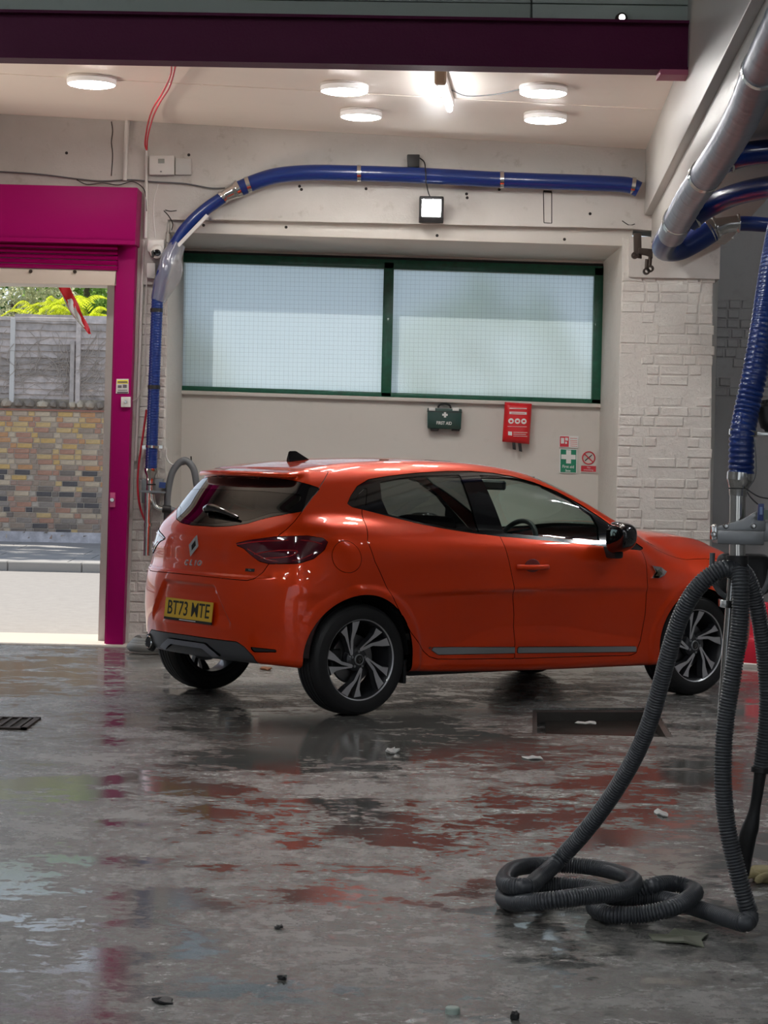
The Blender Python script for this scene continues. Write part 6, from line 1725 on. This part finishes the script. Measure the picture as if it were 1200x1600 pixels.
hC = P3([(1158, 890, 6.72), (1168, 903, 6.74), (1179, 932, 6.76), (1188, 975, 6.78), (1195, 1030, 6.8), (1199, 1090, 6.8), (1196, 1145, 6.8), (1189, 1200, 6.8)])
hc = thing('vacuum_hose', 'shorter grey ribbed hose at the right edge ending in a black nozzle', 'hose', tuple(hC[0]))
rel(hose('hose', hC, HR * .95, M_grey, pitch=.0095, amp=.0030, seg=14, sub=8), hc)
Pn = catmull(P3([(1189, 1198, 6.8), (1188, 1206, 6.8), (1187, 1214, 6.8), (1181, 1255, 6.82), (1175, 1285, 6.83), (1168, 1308, 6.84), (1165, 1335, 6.85), (1163, 1367, 6.86)]), 6)
nr = np.interp(np.linspace(0, 1, len(Pn)), [0, .10, .14, .45, .5, .62, .75, 1], [.026, .028, .021, .017, .019, .027, .028, .016])
Vn, Fn = tube_data(Pn, nr, 16); rel(mesh_obj('nozzle', Vn, Fn, M_rub, None, True), hc)
Vn, Fn = tube_data(Pn[1:8], .030, 16); rel(mesh_obj('swivel_cuff', Vn, Fn, M_rub, None, True), hc)
cap_ = thing('nozzle_holder', 'black rubber hose end hooked at the right edge beside the blue hose', 'nozzle', tuple(at(1200, 648, 6.8)))
rel(tube('mouth', catmull(P3([(1194, 625, 6.85), (1198, 650, 6.85), (1206, 672, 6.85)]), 5), [.012] * 2 + [.030] * 7 + [.022] * 2, M_rub, seg=16), cap_)
rel(tube('stem', catmull(P3([(1200, 640, 6.85), (1240, 640, 6.85), (1300, 640, 6.85)]), 4), .014, M_rub, seg=10), cap_)

# red drum behind
bk_ = on_floor(1177, 1040); bk_[0] += .05
rdm = thing('red_drum', 'pinkish red plastic drum on a pale base behind the car nose', 'drum', tuple(bk_))
M_rp = pbr('red_plastic', (.62, .02, .05), .4)
rel(lathe('drum', [(0, .02), (.155, .02), (.16, .04), (.155, .19), (.145, .21), (.105, .225), (.10, .25), (.10, .44), (.09, .46), (0, .46)], M_rp, None, tuple(bk_), 32), rdm)
rel(lathe('base', [(0, 0), (.17, 0), (.172, .02), (.165, .028), (0, .028)], M_whitepl, None, tuple(bk_), 32), rdm)

# ================================================================== LITTER ON THE FLOOR
def litter(name, label, cat, px, py, sx, sy, mat, seed, thick=.003, n=11, wob=.35, hump=.01):
    r = random.Random(seed); p = on_floor(px, py); b = bmesh.new(); top = []; bot = []
    for i in range(n):
        a = 2 * math.pi * i / n; q = 1 + r.uniform(-wob, wob); x, y = p[0] + sx * q * math.cos(a), p[1] + sy * q * math.sin(a); z = r.uniform(0, hump)
        top.append(b.verts.new((x, y, z + thick))); bot.append(b.verts.new((x, y, z * .6)))
    c1 = b.verts.new((p[0], p[1], thick + hump * .8)); c2 = b.verts.new((p[0], p[1], .0))
    for i in range(n):
        j = (i + 1) % n; b.faces.new((c1, top[i], top[j])); b.faces.new((c2, bot[j], bot[i])); b.faces.new((top[i], bot[i], bot[j], top[j]))
    bmesh.ops.recalc_face_normals(b, faces=b.faces)
    return tag(bm_obj(name, b, mat, None, smooth=False), label, cat)
litter('dead_leaf', 'greenish flat leaf lying on wet floor in front of hose coil', 'leaf', 1068, 1467, .085, .10, pbr('leaf_grey', (.13, .14, .10), .5), 1, .002)
litter('paper_scrap', 'small white crumpled paper scrap lying in front of the rear wheel', 'scrap', 612, 1176, .030, .07, pbr('scrap_white', (.62, .62, .6), .5), 2, .004, hump=.02)
litter('paper_scrap', 'flat pale scrap in front of the drain pit', 'scrap', 834, 1185, .045, .06, bpy.data.materials['scrap_white'], 3, .002)
litter('paper_scrap', 'pale thin scrap between the two grey hoses', 'scrap', 1034, 1272, .030, .07, bpy.data.materials['scrap_white'], 4, .002)
litter('paper_scrap', 'pale scrap inside the drain pit beside the car', 'scrap', 916, 1131, .05, .05, bpy.data.materials['scrap_white'], 5, .002)
litter('dry_leaf', 'brown dry leaf under the car sill behind the rear wheel', 'leaf', 415, 1047, .035, .06, pbr('leaf_brown', (.25, .10, .04), .7), 6, .004, hump=.02)
litter('rubber_scrap', 'flat black scrap at the bottom left of the floor', 'scrap', 253, 1565, .028, .035, M_rub, 7, .003)
litter('rubber_scrap', 'flat black scrap at the bottom middle, left of the pale reflection', 'scrap', 441, 1530, .016, .022, M_rub, 8, .003)
litter('rubber_scrap', 'small black scrap beside the red puddle reflection', 'scrap', 436, 1451, .013, .02, M_rub, 9, .003)
litter('pebble', 'tiny dark pebble right of the bottle cap', 'stone', 805, 1593, .010, .012, M_rub, 10, .012)
cpp = on_floor(707, 1583); cpo = thing('bottle_cap', 'pale green plastic bottle cap at the bottom edge of the floor', 'cap', tuple(cpp))
rel(lathe('cap', [(0, .016), (.016, .016), (.0185, .013), (.0195, 0), (0, 0)], pbr('cap_green', (.42, .52, .46), .5), None, tuple(cpp), 28), cpo)
gl_ = on_floor(1196, 1378); gt_ = thing('work_glove', 'dirty yellow work glove lying at the right edge beside the nozzle', 'glove', tuple(gl_))
b = bmesh.new()
M_glv = pbr('glove_yellow', (.38, .32, .17), .85, bump=.5, bscale=60)
add_box(b, (gl_[0] - .045, gl_[1] - .05, .001), (gl_[0] + .06, gl_[1] + .06, .05), .02, 3); rel(bm_obj('palm', b, M_glv, None, autosmooth=60), gt_)
for i in range(4):
    y_ = gl_[1] - .045 + i * .028; rel(tube('finger', catmull([(gl_[0] - .03, y_, .028), (gl_[0] - .065 - .006 * (i % 2), y_ - .012, .034), (gl_[0] - .088, y_ - .02, .018)], 4), [.013] * 7 + [.011, .006], M_glv, seg=10), gt_)
rel(tube('thumb', catmull([(gl_[0] + .0, gl_[1] - .045, .03), (gl_[0] - .03, gl_[1] - .085, .03), (gl_[0] - .05, gl_[1] - .095, .016)], 4), [.013] * 7 + [.011, .006], M_glv, seg=10), gt_)

# added unseen fills: floor spot brightens the ceiling, batten brightens the right-hand bay
wk = thing('work_light', 'warm work light on the floor beyond the left edge, aimed at the ceiling', 'light', (-6.2, 14.2, 0))
rel(box('stand', (-6.32, 14.08, 0), (-6.08, 14.32, .03), M_mblack, None, .008), wk); rel(box('head', (-6.30, 14.12, .03), (-6.10, 14.28, .20), M_mblack, None, .01), wk)
_sp = bpy.data.lights.new('work_beam', 'SPOT'); _sp.energy = 480; _sp.spot_size = math.radians(62); _sp.spot_blend = .9; _sp.shadow_soft_size = .8; _sp.color = (1, .86, .74)
_so = bpy.data.objects.new('work_beam', _sp); COL.objects.link(_so); _so.location = (-6.2, 14.2, .30)
_so.rotation_euler = (Vector((-.6, 14.9, 3.9)) - Vector((-6.2, 14.2, .3))).to_track_quat('-Z', 'Y').to_euler(); rel(_so, wk)
rb_ = thing('batten_lamp', 'ceiling batten of the side bay to the right of the cream boxing', 'light', (4.4, 14.3, 4.3))
rel(box('batten', (4.35, 13.6, 4.24), (4.45, 15.0, 4.3), M_fix, None, .01), rb_)
rel(tube('tube', np.array([[4.4, 13.65, 4.21], [4.4, 14.95, 4.21]]), .024, emis('side_batten_glow', (.95, .97, 1), 62.0), seg=10), rb_)

for (x, y, lb) in ((3.6, 11.7, 'nearest the boxing'), (5.3, 11.3, 'middle one'), (4.3, 9.6, 'nearest the viewer')):
    t = thing('ceiling_light', 'round light on the high ceiling of the right side, ' + lb, 'light', (x, y, 5.05), 'round lights of the near bay')
    rel(lathe('housing', [(0, 0), (.19, 0), (.19, -.05), (.17, -.055), (0, -.05)], M_fix, None, (x, y, 5.05), 32), t)
    rel(lathe('diffuser', [(0, -.07), (.12, -.066), (.165, -.056), (0, -.051)], emis('round_glow', (.97, .98, 1), 16.0) if 'round_glow' not in bpy.data.materials else bpy.data.materials['round_glow'], None, (x, y, 5.05), 32), t)
for (x, y) in ((4.5, 10.6), (2.9, 10.4)):
    t = thing('batten_lamp', 'batten on the high ceiling of the right side at x %.1f m' % x if False else ('slim batten between the round lights on the right' if x > 4 else 'slim batten by the inner edge of the right side'), 'light', (x, y, 5.0), 'battens of the near bay')
    rel(box('batten', (x - .7, y - .05, 4.98), (x + .7, y + .05, 5.049), M_fix, None, .01), t)
    rel(tube('tube', np.array([[x - .67, y, 4.95], [x + .67, y, 4.95]]), .024, bpy.data.materials['round_glow'], seg=10), t)
